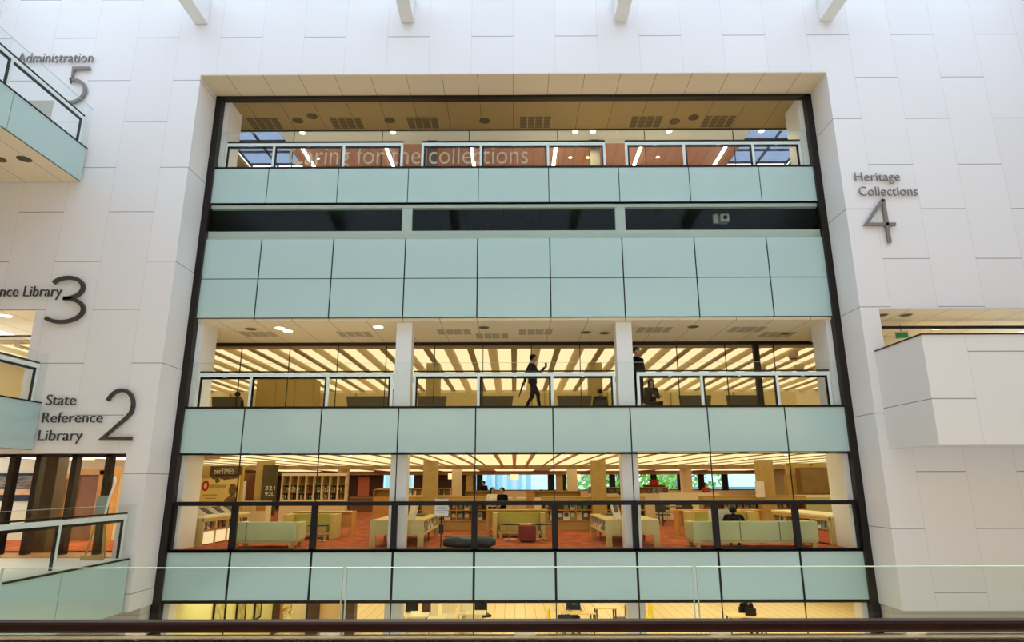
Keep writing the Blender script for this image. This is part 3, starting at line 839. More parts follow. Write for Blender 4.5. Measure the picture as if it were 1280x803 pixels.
# ------------------------------------------------------------------ furniture
def sofa(label, x0, x1, yb, F, m, wood, arms='none', seams=(), facing=1, depth=.85, hb=.66, group=None):
    """facing = 1: looks away from the camera (back at the near side); -1: looks to the camera"""
    t = thing('sofa', label, 'sofa', ((x0 + x1) / 2, yb, F), 0 if facing == 1 else PI, group)
    L = (x1 - x0) / 2
    MB().box(-L + .02, L - .02, .02, depth, .13, .19).build('base_rail', wood, t)
    MB().box(-L, L, 0, .16, .18, hb).build('backrest', m, t, bevel=.02)
    MB().box(-L + .1, L - .1, .14, depth, .19, .40).build('seat', m, t, bevel=.025)
    if arms == 'soft':
        for s in (-1, 1): MB().box(s * L, s * (L - .15), .1, depth, .18, hb - .02).build('armrest', m, t, bevel=.02)
    elif arms == 'wood':
        for s in (-1, 1): MB().box(s * L, s * (L + .13), -.03, depth, .0, hb + .0).build('armrest', wood, t, bevel=.006)
    for sx in (-L + .12, L - .12):
        for yy in (.08, depth - .08): MB().box(sx - .05, sx + .05, yy - .05, yy + .05, 0, .14).build('leg', wood, t)
    for s in seams:
        MB().box(s - .012, s + .012, -.006, .0, .18, hb - .01).build('seam', mat('seam_dark', (.16, .17, .09), .8), t)
    return t

sofa('long-backed sage green sofa beside the lit display shelf under the poster', -7.42, -5.72, 17.55, F2, SAGE, KHAKI, 'soft', (-.45,))
sofa('very long sage green sofa with a reader in black sitting on it', 4.62, 7.85, 17.4, F2, SAGE, KHAKI, 'soft', (-.4, .62))

def counter(label, x0, x1, y, h=.74, m=WOOD, top=None):
    t = thing('console_desk', label, 'desk', ((x0 + x1) / 2, y, F2)); L = (x1 - x0) / 2
    MB().box(-L, L, 0, .6, h - .04, h).build('desk_top', top or WOOD, t)
    for s in (-1, 1): MB().box(s * L, s * (L - .07), .02, .58, 0, h - .04).build('side_panel', m, t)
    MB().box(-L + .07, L - .07, .05, .08, .28, h - .04).build('modesty_panel', m, t)
    return t
counter('red-edged wooden desk behind the khaki sofa near the tall bookcases', -7.1, -5.2, 21.35, .77, WOODO, WOODO)
counter('wooden desk behind the olive sofa with the red cube stool', -.88, 1.08, 21.65, .80, WOOD)
counter('red-edged wooden desk behind the very long sage sofa', 5.25, 8.0, 21.5, .78, WOODO, WOODO)
sofa('khaki sofa with wooden arms at the red-edged desk near the tall bookcases', -6.95, -5.65, 21.3, F2, OLIVE, KHAKI, 'wood', (), -1, .85, .72)
sofa('olive sofa with wooden arms behind the dark red cube stool', -.55, .82, 21.6, F2, OLIVE, KHAKI, 'wood', (), -1, .85, .74)
sofa('olive sofa seen over the back of the very long sage sofa', 5.55, 7.4, 21.45, F2, OLIVE, KHAKI, 'wood', (), -1, .85, .76)

def side_table(label, x, y):
    t = thing('side_table', label, 'table', (x, y, F2))
    MB().lathe([(.30, .44), (.31, .45), (.31, .465), (.30, .47)], n=24).build('table_top', BLACK, t)
    MB().lathe([(.022, .03), (.022, .44)], n=10).build('stem', CHROME, t)
    b = MB()
    for k in range(4):
        a = PI / 4 + k * PI / 2
        b.tube((0, 0, .04), (.26 * math.cos(a), .26 * math.sin(a), .015), .018, .012)
    b.build('foot', CHROME, t)
side_table('chrome pedestal side table on the far side of the red stool, by the ottoman end', -.14, 19.9)
side_table('chrome pedestal side table just beside the red cube stool and the aisle', .80, 19.9)
side_table('chrome pedestal side table half hidden behind the shorter sage sofa', -5.75, 19.6)
t = thing('cube_stool', 'dark red cube stool in front of the olive sofa', 'stool', (.36, 19.35, F2), math.radians(4))
MB().box(-.24, .24, -.22, .22, .03, .46).build('cushion', REDF, t, bevel=.03)
MB().box(-.2, .2, -.18, .18, 0, .03).build('plinth', BLACK, t)
# long dark ottoman: lumpy roll
t = thing('floor_cushion', 'long blackish green floor cushion lying on the terracotta carpet', 'cushion', (-1.17, 17.55, F2))
b = MB(); n = 26; m_ = 14; vs = []
for i in range(n + 1):
    u = i / n; x = -.68 + 1.36 * u
    e = min(1, 4.5 * min(u, 1 - u) + .35); r = .15 * (e ** .5) * (1 + .06 * math.sin(u * 31))
    for j in range(m_):
        a = 2 * PI * j / m_
        vs.append((x, 1.5 * r * math.cos(a) * (1 + .04 * math.sin(9 * u + 3 * a)), .155 + r * math.sin(a) * (1 + .07 * math.sin(15 * u + 2 * a))))
fs = [(i * m_ + j, i * m_ + (j + 1) % m_, (i + 1) * m_ + (j + 1) % m_, (i + 1) * m_ + j) for i in range(n) for j in range(m_)]
fs += [tuple(range(m_)), tuple(range(n * m_, (n + 1) * m_))]
b.add(vs, fs).build('cover', DKGREEN, t, smooth=True)
MB().tube((-.66, 0, .29), (.66, 0, .29), .012).build('piping', BLACK, t)

# sign stand
t = thing('sign_stand', 'black pole stand with a white notice before the long bookcase', 'sign', (-1.92, 17.55, F2))
MB().lathe([(.17, 0), (.17, .012), (.03, .03)], n=20).build('base', BLACK, t)
MB().lathe([(.016, .02), (.016, .95)], n=10).build('pole', BLACK, t)
MB().box(-.06, .06, -.04, .04, .36, .58).build('leaflet_holder', BLACK, t)
MB().box(-.18, .18, -.03, -.01, .80, 1.24).build('notice', PAPER, t)
b = MB()
for i in range(7):
    wv = .10 + .04 * ((i * 7) % 3)
    b.box(-wv, wv, -.032, -.0305, 1.16 - i * .045, 1.168 - i * .045)
b.build('notice_text', mat('ink', (.12, .12, .12), .7), t)

# ---- books
BOOKC = [(.60, .55, .42), (.10, .09, .08), (.45, .08, .05), (.08, .14, .25), (.66, .62, .50), (.22, .32, .12), (.50, .36, .10), (.05, .05, .06), (.72, .70, .64), (.25, .12, .08), (.12, .28, .30), (.75, .70, .55)]
def book_proto(i, w_, d_, h_):
    """a closed book: cover around a block of pages"""
    b = MB()
    b.cur = 0; b.box(-w_ / 2, -w_ / 2 + .004, -d_ / 2, d_ / 2, 0, h_).box(w_ / 2 - .004, w_ / 2, -d_ / 2, d_ / 2, 0, h_).box(-w_ / 2, w_ / 2, -d_ / 2, -d_ / 2 + .004, 0, h_)
    b.cur = 1; b.box(-w_ / 2 + .004, w_ / 2 - .004, -d_ / 2 + .004, d_ / 2 - .006, .004, h_ - .004)
    b.cur = 2; b.box(-w_ * .32, w_ * .32, -d_ / 2 - .002, -d_ / 2, h_ * .35, h_ * .8)
    c = BOOKC[i % len(BOOKC)]; c2 = BOOKC[(i * 5 + 3) % len(BOOKC)]
    o = b.build('book', [mat('cover_%d' % (i % len(BOOKC)), c, .5), PAPER, mat('cover_%d' % ((i * 5 + 3) % len(BOOKC)), c2, .5)])
    C.objects.unlink(o)
    return o
SPINES = [book_proto(i, .035 + .012 * (i % 3), .17, .20 + .02 * (i % 4)) for i in range(12)]
FACES = [book_proto(i, .20 + .015 * (i % 3), .025, .27 + .02 * (i % 3)) for i in range(12)]
def put_book(protos, loc, rz, tilt, label, group, sc=1.):
    o = random.choice(protos).copy(); C.objects.link(o)
    o.matrix_world = Matrix.Translation(loc) @ Matrix.Rotation(rz, 4, 'Z') @ Matrix.Rotation(tilt, 4, 'X') @ Matrix.Scale(sc, 4)
    return tag(o, label, 'book', group)
def spine_row(p0, d, n, step, rz, label, group, fill=.92, sc=1.):
    for i in range(n):
        if random.random() > fill: continue
        put_book(SPINES, Vector(p0) + Vector(d) * (i * step), rz, 0, label, group, sc)
def face_row(p0, d, n, step, rz, label, group, fill=.95, sc=1., tilt=-.14):
    for i in range(n):
        if random.random() > fill: continue
        put_book(FACES, Vector(p0) + Vector(d) * (i * step), rz, tilt, label, group, sc)

# ---- long low bookcases in the middle of the room
def low_bookcase(name, label, x0, x1, y, h=1.17, d=.55, bays=3):
    t = thing(name, label, 'bookcase', ((x0 + x1) / 2, y, F2)); L = (x1 - x0) / 2
    MB().box(-L, L, 0, d, h - .04, h).build('top_board', WOOD, t)
    MB().box(-L, L, .02, d, 0, .30).build('plinth', WOOD, t)
    MB().box(-L, L, d - .03, d, .3, h - .04).build('back_panel', OCHRE, t)
    for i in range(bays + 1):
        x = -L + (2 * L - .035) * i / bays
        MB().box(x, x + .035, .01, d - .03, .3, h - .04).build('upright', WOOD, t)
    for z in (.34, .70): MB().box(-L + .03, L - .03, -.02, d - .03, z - .03, z).build('shelf', WOODO, t)
    MB().box(-L, L, -.01, .0, h - .24, h - .04).build('header_board', OCHRE, t)
    return t
low_bookcase('low_bookcase', 'long low bookcase behind the sign stand', -4.3, -1.0, 24.2, 1.17)
low_bookcase('low_bookcase', 'long low bookcase on the aisle beside the red cube stool', .98, 4.75, 24.2, 1.15)
low_bookcase('low_bookcase', 'long low bookcase beyond the reader in black', 6.85, 10.6, 24.2, 1.17, .55, 4)
for x0, n, wh in ((-4.15, 13, 'behind the sign stand'), (1.12, 15, 'on the aisle side'), (7.0, 15, 'beyond the reader in black')):
    face_row((x0 + .06, 24.32, F2 + .34), (1, 0, 0), n, .235, 0, 'book shown cover-out on the lower shelf of the long bookcase ' + wh, 'cover-out books of the long bookcase ' + wh)
    face_row((x0 + .06, 24.36, F2 + .70), (1, 0, 0), n, .235, 0, 'book on the upper shelf of the long bookcase ' + wh, 'upper books of the long bookcase ' + wh, .8, .8)

# shelving seen beyond, over the low bookcases
def back_shelf(label, x0, x1, y, zt, m=CREAMW, h=1.45):
    t = thing('shelving_unit', label, 'shelving', ((x0 + x1) / 2, y, F2)); L = (x1 - x0) / 2
    MB().box(-L, L, 0, .5, 0, h - .28).build('cabinet_body', m, t)
    MB().box(-L, L, .3, .5, h - .28, h - .02).build('back_panel', WOOD, t)
    MB().box(-L, L, 0, .5, h - .02, h + .01).build('top_board', WOOD, t)
    for s in (-1, 1): MB().box(s * L, s * (L - .03), 0, .5, h - .28, h).build('side_panel', WOOD, t)
    return t
back_shelf('pale shelving unit with upright books behind the sign stand bookcase', -5.6, -2.6, 27.0, 0)
spine_row((-5.5, 27.15, F2 + 1.17), (1, 0, 0), 30, .09, 0, 'upright book on the pale shelving unit behind the sign stand', 'upright books behind the sign stand', .8, 1.0)
back_shelf('pale shelving unit near the standing readers in the middle', -2.3, -1.1, 31, 0, CREAMW, 1.3)
back_shelf('pale shelving unit on the far side of the aisle', .9, 3.0, 30, 0, CREAMW, 1.3)
back_shelf('pale shelving unit with upright books before the tree windows', 3.5, 7.2, 31, 0, CREAMW, 1.45)
spine_row((3.6, 31.15, F2 + 1.17), (1, 0, 0), 34, .1, 0, 'upright book on the shelving unit before the tree windows', 'upright books before the tree windows', .8, 1.0)
for x, lab in ((-1.15, 'tall brown wooden cabinet on the near side of the blue window'), (1.15, 'tall brown wooden cabinet at the far end of the blue window')):
    t = thing('end_cabinet', lab, 'cabinet', (x, 33, F2))
    MB().box(-.55, .55, 0, .5, 0, 1.22).build('body', WOODO, t); MB().box(-.5, -.02, -.02, 0, .1, 1.15).build('door', WOOD, t); MB().box(.02, .5, -.02, 0, .1, 1.15).build('door', WOOD, t)
    MB().box(-.6, .6, -.03, .52, 1.22, 1.26).build('top', WOODD, t)

# ---- book troughs on legs round the white columns
def trough(label, x0, x1, y0, y1, m, inner):
    t = thing('book_trough', label, 'book display', ((x0 + x1) / 2, y0, F2)); L = (x1 - x0) / 2; D = y1 - y0
    MB().box(-L, L, 0, .05, .30, .64).build('end_panel', m, t)
    MB().box(-L, L, D - .05, D, .30, .64).build('end_panel', m, t)
    MB().box(-L, L, .05, D - .05, .30, .34).build('bottom_shelf', m, t)
    MB().box(-.04, .04, .05, D - .05, .34, .66).build('divider', m, t)
    MB().box(-L, L, .0, D, .64, .68).build('top_board', m, t)
    for sx in (-L, L - .16):
        for yy in (0, D - .08): MB().box(sx, sx + .16, yy, yy + .07, 0, .30).build('leg', m, t)
        MB().box(sx + .05, sx + .1, D / 2 - .04, D / 2 + .04, 0, .30).build('leg', WOODD, t)
    return t
trough('khaki book trough on legs at the white column near the sign stand', -3.85, -2.42, 17.85, 21.4, KHAKI, 1)
trough('khaki book trough on legs at the white column near the very long sage sofa', 2.42, 3.85, 17.85, 21.4, KHAKI, -1)
for sx, wh in ((-1, 'near the sign stand'), (1, 'near the very long sofa')):
    for i in range(13):
        y = 18.1 + .25 * i
        put_book(FACES, (sx * 2.49, y, F2 + .345), -sx * PI / 2, -.2, 'book shown cover-out in the khaki trough ' + wh, 'cover-out books of the trough ' + wh)
    for i in range(4):
        o = put_book(FACES, (sx * (2.82 + .03 * i), 18.25 + .16 * i, F2 + .68), sx * .9, -.28, 'tall book leaning on top of the khaki trough ' + wh, 'leaning books on the trough ' + wh, 1.55)
    t = thing('book_rest', 'low tray of magazines on the khaki trough ' + wh, 'tray', (sx * 2.95, 20.2, F2 + .68))
    MB().box(-.3, .3, -.5, .5, 0, .03).build('base', WOOD, t); MB().box(-.25, .25, -.4, .4, .03, .06).build('cover', DARKGREY, t)

# ---- lit display shelf at the poster side, and its twin at the other side
def display_shelf(label, x0, x1, y0, y1, face, low):
    """runs in depth; face = +1: front looks to +x"""
    t = thing('display_shelf', label, 'display shelf', ((x0 + x1) / 2, y0, F2)); L = (x1 - x0) / 2; D = y1 - y0
    fx = face * L
    MB().box(-L, L, 0, D, .72, .77).build('top_board', CREAMW, t)
    MB().box(-L * .9, L * .9, 0, .06, 0, .72).build('end_panel', KHAKI, t)
    MB().box(-L * .9, L * .9, D - .06, D, 0, .72).build('end_panel', KHAKI, t)
    MB().box(-face * L, -face * (L - .05), .06, D - .06, 0, .72).build('back_panel', CREAM, t)
    MB().box(-L, L, .06, D - .06, .38, .41).build('shelf', WOOD, t)
    MB().box(fx - face * .02, fx - face * .0, .06, D - .06, .62, .72).build('header_board', OCHRE, t)
    n = 4
    for i in range(n):
        a = .06 + (D - .12) * i / n
        MB().box(fx - face * .06, fx - face * .02, a + .05, a + (D - .12) / n - .05, .04, .36).build('panel', low, t)
        MB().box(fx - face * .1, fx, a - .03, a + .03, 0, .62).build('upright', KHAKI, t)
    return t
LOWP = mat('pale_lower_panel', (.85, .80, .62), .5, emit=(1, .86, .5), estr=.5)
display_shelf('display shelf with lit pale panels under the poster', -9.25, -8.45, 18.15, 21.3, 1, LOWP)
display_shelf('display shelf of face-out books at the end of the very long sofa', 8.45, 9.45, 18.0, 22.0, -1, mat('terracotta_panel', (.55, .14, .06), .6))
for i in range(11):
    put_book(FACES, (-8.52, 18.4 + .25 * i, F2 + .41), PI / 2, -.12, 'book on the display shelf with lit pale panels', 'books of the lit display shelf', .72)
for i in range(14):
    put_book(FACES, (8.53, 18.3 + .25 * i, F2 + .41), -PI / 2, -.12, 'book on the display shelf at the end of the very long sofa', 'books of the display shelf by the long sofa', .72)
for i in range(3):
    t = thing('reading_stand', 'slanted reading stand on the lit display shelf below the poster', 'stand', (-8.85, 19.0 + .8 * i, F2 + .77), 0, 'slanted stands on the lit display shelf')
    MB().prism([(-.16, 0), (.2, 0), (.2, .02), (-.12, .22), (-.16, .22)], -.25, .25).build('wedge', PAPER, t); MB().prism([(.19, .03), (.19, .035), (-.10, .215), (-.10, .21)], -.2, .2).build('plate', BLACK, t)

# ---- poster and exhibition stand
PY = 22.1
a, b_ = at(244, 592, PY), at(297, 631, PY)
struct(box('wall_exhibit', OCHRE, -11.8, b_.x + .05, PY + .03, PY + .2, F2, 5.75))
t = thing('poster', 'yellow exhibition poster with a red O and dark tree shapes', 'poster', ((a.x + b_.x) / 2, PY, F2))
wd = (b_.x - a.x) / 2
MB().box(-wd, wd, -.02, .02, .62, 2.05).build('print', mat('poster_yellow', (.95, .74, .26), .6), t)
lettering('lettering', 'nnesqueur', at(262.5, 605, PY).x - t.location.x, at(284, 605, PY).x - t.location.x, 1.49, .20, -.024, .004, mat('poster_ink', (.06, .03, .02), .6), t, -.012)
o = MB(); ribbon(o, arc(at(257.5, 605, PY).x - t.location.x, 1.58, .085, .14, 90, 450, 20), .065, -.026, -.021); o.build('initial', mat('poster_red', (.50, .02, .015), .6), t)
o = MB()
for i, (x, z, wv) in enumerate(((-.18, 1.27, .24), (-.14, 1.16, .16))): o.box(x - wv / 1, x + wv, -.024, -.021, z, z + .022)
o.build('small_print', mat('poster_ink2', (.35, .24, .09), .6), t)
rnd = random.Random(3); o = MB()
for (cx, cz, rx, rz) in ((.28, .84, .22, .20), (.52, 1.0, .2, .32), (.55, 1.45, .14, .22), (.05, .74, .08, .14), (-.10, .70, .05, .10), (.35, 1.88, .34, .12), (-.05, 1.9, .2, .1), (0.02, 1.75, .09, .08)):
    n = 14
    poly = [(max(-wd, min(wd, cx + rx * (.75 + .4 * rnd.random()) * math.cos(2 * PI * i / n))), min(2.04, max(.62, cz + rz * (.75 + .4 * rnd.random()) * math.sin(2 * PI * i / n)))) for i in range(n)]
    o.prism(poly, -.0245 - .0004 * cx, -.021)
o.build('picture', noisy('poster_shapes', (.10, .05, .03), (.30, .20, .08), 6, .7), t)
t = thing('header_board', 'dark header board with white letters over the yellow poster', 'sign', ((a.x + b_.x) / 2, PY - .05, 5.56))
MB().box(-wd + .55, wd + .05, -.04, 0, -.13, .16).build('board', noisy('header_brown', (.07, .035, .015), (.16, .09, .04), 5), t)
lettering('lettering', 'ourTIMES', at(269, 590, PY).x - t.location.x, at(294, 590, PY).x - t.location.x, -.09, .19, -.042, .006, PAPER, t)
MB().lathe([(.10, 0), (.16, .10), (.10, .2), (.02, .22)], c=(-wd + .1, -.1, -.02)).build('lamp', mat('lamp_white', (.85, .8, .65), .4), t)
MB().box(-wd + .25, -wd + .54, -.1, 0, -.16, .16).build('end_box', OCHRE, t)
# wooden cabinets between the poster and the square column
t = thing('wall_cabinet', 'dark wooden wall cabinet with a glazed door beyond the poster', 'cabinet', (at(318, 600, 24.6).x, 24.6, F2))
MB().box(-.62, .5, 0, .4, 0, 2.02).build('body', WOODD, t); MB().box(-.2, .42, -.03, 0, .9, 1.95).build('door', noisy('red_brown_wood', (.12, .035, .02), (.2, .06, .03), 4), t)
MB().box(-.55, -.27, -.05, 0, 1.0, 1.75).build('notice', PAPER, t)
t = thing('cream_cupboard', 'low cream cupboard with open pigeonholes beyond the poster', 'cupboard', (at(316, 640, 23.0).x - .1, 23.0, F2))
MB().box(-.7, .55, 0, .5, 0, 1.05).build('body', CREAMW, t)
for i, m_ in enumerate((WOODO, CREAM, WOODO)): MB().box(-.6 + .4 * i, -.28 + .4 * i, -.01, .0, .74, 1.0).build('pigeonhole', m_, t)
p = at(337, 615, 23.7)
t = thing('display_screen', 'dark upright screen with white figures on the square column', 'screen', (p.x, 23.72, F2))
MB().box(-.30, .24, -.03, .0, .55, 2.3).build('panel', noisy('screen_dark', (.06, .05, .02), (.10, .08, .03), 3), t)
lettering('lettering', '321', -.16, .18, 1.42, .15, -.032, .004, PAPER, t)
lettering('lettering', '92L', -.16, .18, 1.22, .15, -.032, .004, PAPER, t)
# tall bookcases
TX0, TX1, TY = at(352, 600, 30).x, at(433, 600, 30).x, 30.0
t = thing('tall_bookcase', 'tall pale bookcase with dividers behind the khaki sofa', 'bookcase', ((TX0 + TX1) / 2, TY, F2)); L = (TX1 - TX0) / 2
MB().box(-L, L, .4, .45, 0, 2.05).build('back_panel', mat('bookcase_back', (.26, .17, .07), .7), t)
MB().box(-L, L, -.04, .45, 2.0, 2.12).build('cornice', CREAMW, t)
MB().box(-L, L, -.02, .45, 0, .95).build('base_cupboard', CREAM, t)
for i in range(9):
    x = -L + (2 * L - .05) * i / 8
    MB().box(x, x + .05, 0, .4, .95, 2.0).build('upright', CREAM, t)
for z in (1.25, 1.6): MB().box(-L, L, .05, .4, z, z + .03).build('shelf', WOOD, t)
for z in (.96, 1.28): spine_row((TX0 + .1, TY + .2, F2 + z), (1, 0, 0), 28, .1, 0, 'upright book in the tall pale bookcase', 'books of the tall pale bookcase', .75, 1.0)
# low shelf by the aisle, left of the first column, and dark shelf unit further on
back_shelf('orange end shelf by the aisle before the dark far wall', at(466, 630, 26).x, at(497, 630, 26).x, 26, 0, WOODO, 1.42)
t = thing('reading_shelf', 'dark shelf unit at the dark far wall beside the pink panel', 'shelving', (at(452, 625, 40).x, 40, F2))
MB().box(-.75, .75, 0, .4, 0, .9).build('body', WOODD, t)
for z in (.5, .8): MB().box(-.7, .7, -.03, 0, z, z + .04).build('shelf', WOOD, t)
p, q = at(448, 596, 44.5), at(461, 614, 44.5)
tag(MB().box(p.x, q.x, 44.5, 44.58, q.z - .6, p.z).build('wall_panel', mat('pink_panel', (.55, .16, .10), .7)), 'dusty pink panel on the dark far wall', 'panel')

# cabinet wall at the far right
t = thing('glazed_cabinet', 'dark glazed wall cabinet beside the white end pier', 'cabinet', (at(1025, 600, 27.5).x, 27.5, F2))
MB().box(-.85, .7, 0, .3, 1.15, 2.25).build('body', WOODD, t); MB().box(-.8, .62, -.02, 0, 1.22, 2.2).build('door', noisy('dull_glass', (.22, .15, .05), (.28, .2, .08), 3, .2), t)
MB().box(-1.0, .8, -.05, .3, 1.05, 1.15).build('sill', CREAMW, t)
struct(box('wall_partition', OCHRE, at(985, 600, 28).x, 17, 28, 28.2, F2, 5.98))
struct(box('wall_lower_panel', SAGE, at(1000, 600, 27.4).x, 13.8, 27.4, 27.5, F2, 4.55))
t = thing('framed_panel', 'ochre framed panel on the partition near the white end pier', 'panel', (at(1003, 600, 27.9).x, 27.98, 4.95))
MB().box(-.75, .75, -.04, 0, -.5, .5).build('frame', WOOD, t); MB().box(-.62, .62, -.05, -.04, -.4, .4).build('panel', mat('deep_ochre', (.55, .38, .08), .6), t)
p = at(950, 612, 23.7)
tag(MB().box(-.16, .16, -.03, 0, -.28, .28).build('notice_card', PAPER, None, (p.x, 23.72, p.z)), 'white notice card on the tan column beyond the long bookcase', 'notice')

# ---- chairs and tables round the study area
def chair(label, x, y, F, rz, m=DARKGREY, group=None, leg=CHROME):
    t = thing('chair', label, 'chair', (x, y, F), rz, group)
    MB().box(-.22, .22, -.22, .22, .43, .47).build('seat', m, t, bevel=.015)
    b = MB()
    for i in range(5):
        a = -.5 + .25 * i
        b.box(-.21 + .084 * i, -.21 + .084 * (i + 1), .20 + .04 * (1 - abs(i - 2) / 2), .23 + .04 * (1 - abs(i - 2) / 2), .52, .86)
    b.build('backrest', m, t)
    for sx in (-1, 1):
        MB().tube((sx * .2, -.2, 0), (sx * .18, -.18, .43), .013, n=8).build('leg', leg, t)
        MB().tube((sx * .21, .24, 0), (sx * .19, .2, .55), .013, n=8).build('leg', leg, t)
    return t
def table(label, x, y, F, rz, w_=1.4, d_=.75, m=WOOD, h=.74, group=None, leg=DARKGREY):
    t = thing('table', label, 'table', (x, y, F), rz, group)
    MB().box(-w_ / 2, w_ / 2, -d_ / 2, d_ / 2, h - .035, h).build('table_top', m, t, bevel=.008)
    for sx in (-1, 1):
        for sy in (-1, 1): MB().box(sx * (w_ / 2 - .06) - .025, sx * (w_ / 2 - .06) + .025, sy * (d_ / 2 - .06) - .025, sy * (d_ / 2 - .06) + .025, 0, h - .035).build('leg', leg, t)
    return t
for u, y, rz in ((827, 25.9, .2), (834, 28.2, .4), (850, 28.0, -.2)):
    chair('dark chair pulled up around the study table by the long bookcase', at(u, 615, y).x, y, F2, rz, DARKGREY, 'dark chairs of the study table')
table('wooden study table with dark chairs around it', at(843, 622, 26.8).x, 26.8, F2, 0, 1.3, .8, WOODD)
chair('dark chair standing alone at the end of the long bookcase beyond the reader', at(854, 622, 25).x, 25, F2, PI + .3)
t = thing('study_screen', 'low cream study screen behind the dark chairs', 'screen', (at(862, 616, 29).x, 29, F2))
MB().box(-1.3, 1.3, 0, .06, .1, 1.22).build('panel', CREAMW, t)
for s in (-1.2, 1.2): MB().box(s - .03, s + .03, -.15, .2, 0, .1).build('foot', DARKGREY, t)
t = thing('red_display', 'small red display block on the shelf near the tree windows', 'display', (at(820, 611, 30.8).x, 31.2, F2 + 1.46))
MB().box(-.2, .2, -.1, .1, 0, .34).build('body', CLOTHR, t); MB().box(-.5, .5, -.12, .12, 0, .1).build('base', REDF, t)
for i, (u, y) in enumerate(((566, 36), (643, 40), (720, 40))):
    p = at(u, 595, y)
    t = thing('pendant_lamp', ['cream drum pendant lamp before the dark wall near the sign stand', 'cream drum pendant lamp in front of the blue window', 'cream drum pendant lamp beside the pale column near the trees'][i], 'lamp', (p.x, y, 5.98))
    MB().lathe([(.01, -.30), (.01, 0)], n=6).build('cord', BLACK, t)
    MB().lathe([(.26, -.6), (.26, -.3)], n=20).build('lamp_shade', mat('shade_cream', (.9, .8, .55), .6, emit=(1, .8, .45), estr=.8), t)
t = thing('white_armchairs_table', 'round low wooden table before the blue window', 'table', (-.1, 36, F2))
MB().lathe([(.5, .68), (.5, .72)], n=20).build('table_top', WOODD, t); MB().lathe([(.25, 0), (.06, .05), (.06, .68)], n=14).build('stem', WOODD, t)
t.name = 'round_table'
for i, x in enumerate((-.45, .45)):
    t = thing('armchair', ['cream armchair before the blue window, on the standing readers side', 'cream armchair before the blue window, beside the tall brown cabinet at the aisle'][i], 'armchair', (x, 34.8, F2), PI)
    MB().box(-.35, .35, -.3, .35, .15, .45).build('seat', CREAMW, t, bevel=.05); MB().box(-.35, .35, .25, .4, .3, .95).build('backrest', CREAMW, t, bevel=.06)
    for s in (-1, 1): MB().box(s * .28, s * .42, -.3, .35, .2, .62).build('armrest', CREAMW, t, bevel=.04)
    for sx in (-.3, .3):
        for sy in (-.22, .28): MB().box(sx - .025, sx + .025, sy - .025, sy + .025, 0, .16).build('leg', WOODD, t)

# ---- level three room
t = thing('cupboard', 'big yellow-brown cupboard in the level three reading room', 'cupboard', (at(355, 490, 24).x, 24, F3))
MB().box(-1.05, 1.15, 0, .7, 0, at(355, 474, 24).z - F3).build('body', mat('golden_wood', (.42, .27, .06), .5), t)
for i in range(3): MB().box(-1.0 + .71 * i, -.32 + .71 * i, -.02, 0, .1, at(355, 475, 24).z - F3 - .05).build('door', mat('golden_wood2', (.45, .29, .07), .5), t)
t = thing('partition_screen', 'long low cream partition across the level three reading room', 'partition', (0, 25.2, F3))
for i in range(9):
    x = -11.2 + 2.48 * i
    MB().box(x, x + 2.46, 0, .06, .08, 1.52).build('panel', mat('partition_cream', (.72, .57, .28), .7), t); MB().box(x - .02, x + .02, -.1, .16, 0, 1.5).build('post', WOOD, t)
for i, (u, wv) in enumerate(((283, .5), (460, .75), (540, .5), (620, .6), (718, .6), (869, .55), (928, .55))):
    p = at(u, 494, 22)
    t = thing('study_armchair', 'dark grey high-backed armchair before the cream partition on level three', 'armchair', (p.x, 22, F3), 0, 'dark armchairs of the level three reading room')
    MB().prism([(-wv * .86, .40), (wv * .86, .40), (wv, .96), (-wv, .96)], 0, .12).build('backrest', mat('chair_grey', (.10, .085, .05), .8), t)
    MB().box(-wv * .85, wv * .85, .1, .7, .2, .45).build('seat', mat('chair_grey', (.10, .085, .05), .8), t, bevel=.03)
    for s in (-1, 1): MB().box(s * wv * .7 - .02, s * wv * .7 + .02, .1, .6, 0, .2).build('leg', DARKGREY, t)
for i, (u, v) in enumerate(((568 - .0, 461), (692 - .0, 457), (925, 462), (953, 455), (990, 441), (999, 458))):
    pass
for i, (u, v) in enumerate(((991, 441), (999, 457), (951, 458))):
    p = on(u, v, 9.40)
    t = thing('ceiling_projector', 'small pale cylindrical fitting hanging from the reading room ceiling', 'ceiling fitting', (p.x, p.y, 9.42), 0, 'pale fittings under the reading room ceiling')
    MB().lathe([(.14, -.22), (.17, -.1), (.17, 0)], n=16).build('housing', mat('fitting', (.5, .4, .25), .5), t); MB().lathe([(.12, -.24), (.12, -.22)], n=16).build('lens', DARKGREY, t)

# ---- ground level strip
struct(MB().box(-8.75, -8.6, 17.5, 24.6, 0, 2.33).build('wall_gallery', mat('yellow_green_wall', (.72, .68, .30), .6)))
for i, (u0, u1, v, wh) in enumerate(((266, 281, 768, 'nearest the glass front'), (295, 306, 765, 'second along the yellow wall'), (318, 326, 758, 'third along the yellow wall, highest'))):
    xw = -8.58
    y0_ = xw * 0
    r0, r1 = ray(u0, v), ray(u1, v)
    y0_, y1_ = r0.y * xw / r0.x, r1.y * xw / r1.x
    z = EYE + r0.z * xw / r0.x
    t = thing('picture_frame', 'black framed print on the ground level wall, ' + wh, 'picture', (xw, (y0_ + y1_) / 2, z))
    L = (y1_ - y0_) / 2
    b = MB()
    b.box(0, .04, -L, L, .40, .45).box(0, .04, -L, L, -.45, -.40).box(0, .04, -L, -L + .05, -.4, .4).box(0, .04, L - .05, L, -.4, .4); b.build('frame', BLACK, t)
    MB().box(0, .02, -L + .05, L - .05, -.4, .4).build('print', noisy('print_%d' % i, (.60, .56, .22), (.35, .30, .12), 6, .5), t)
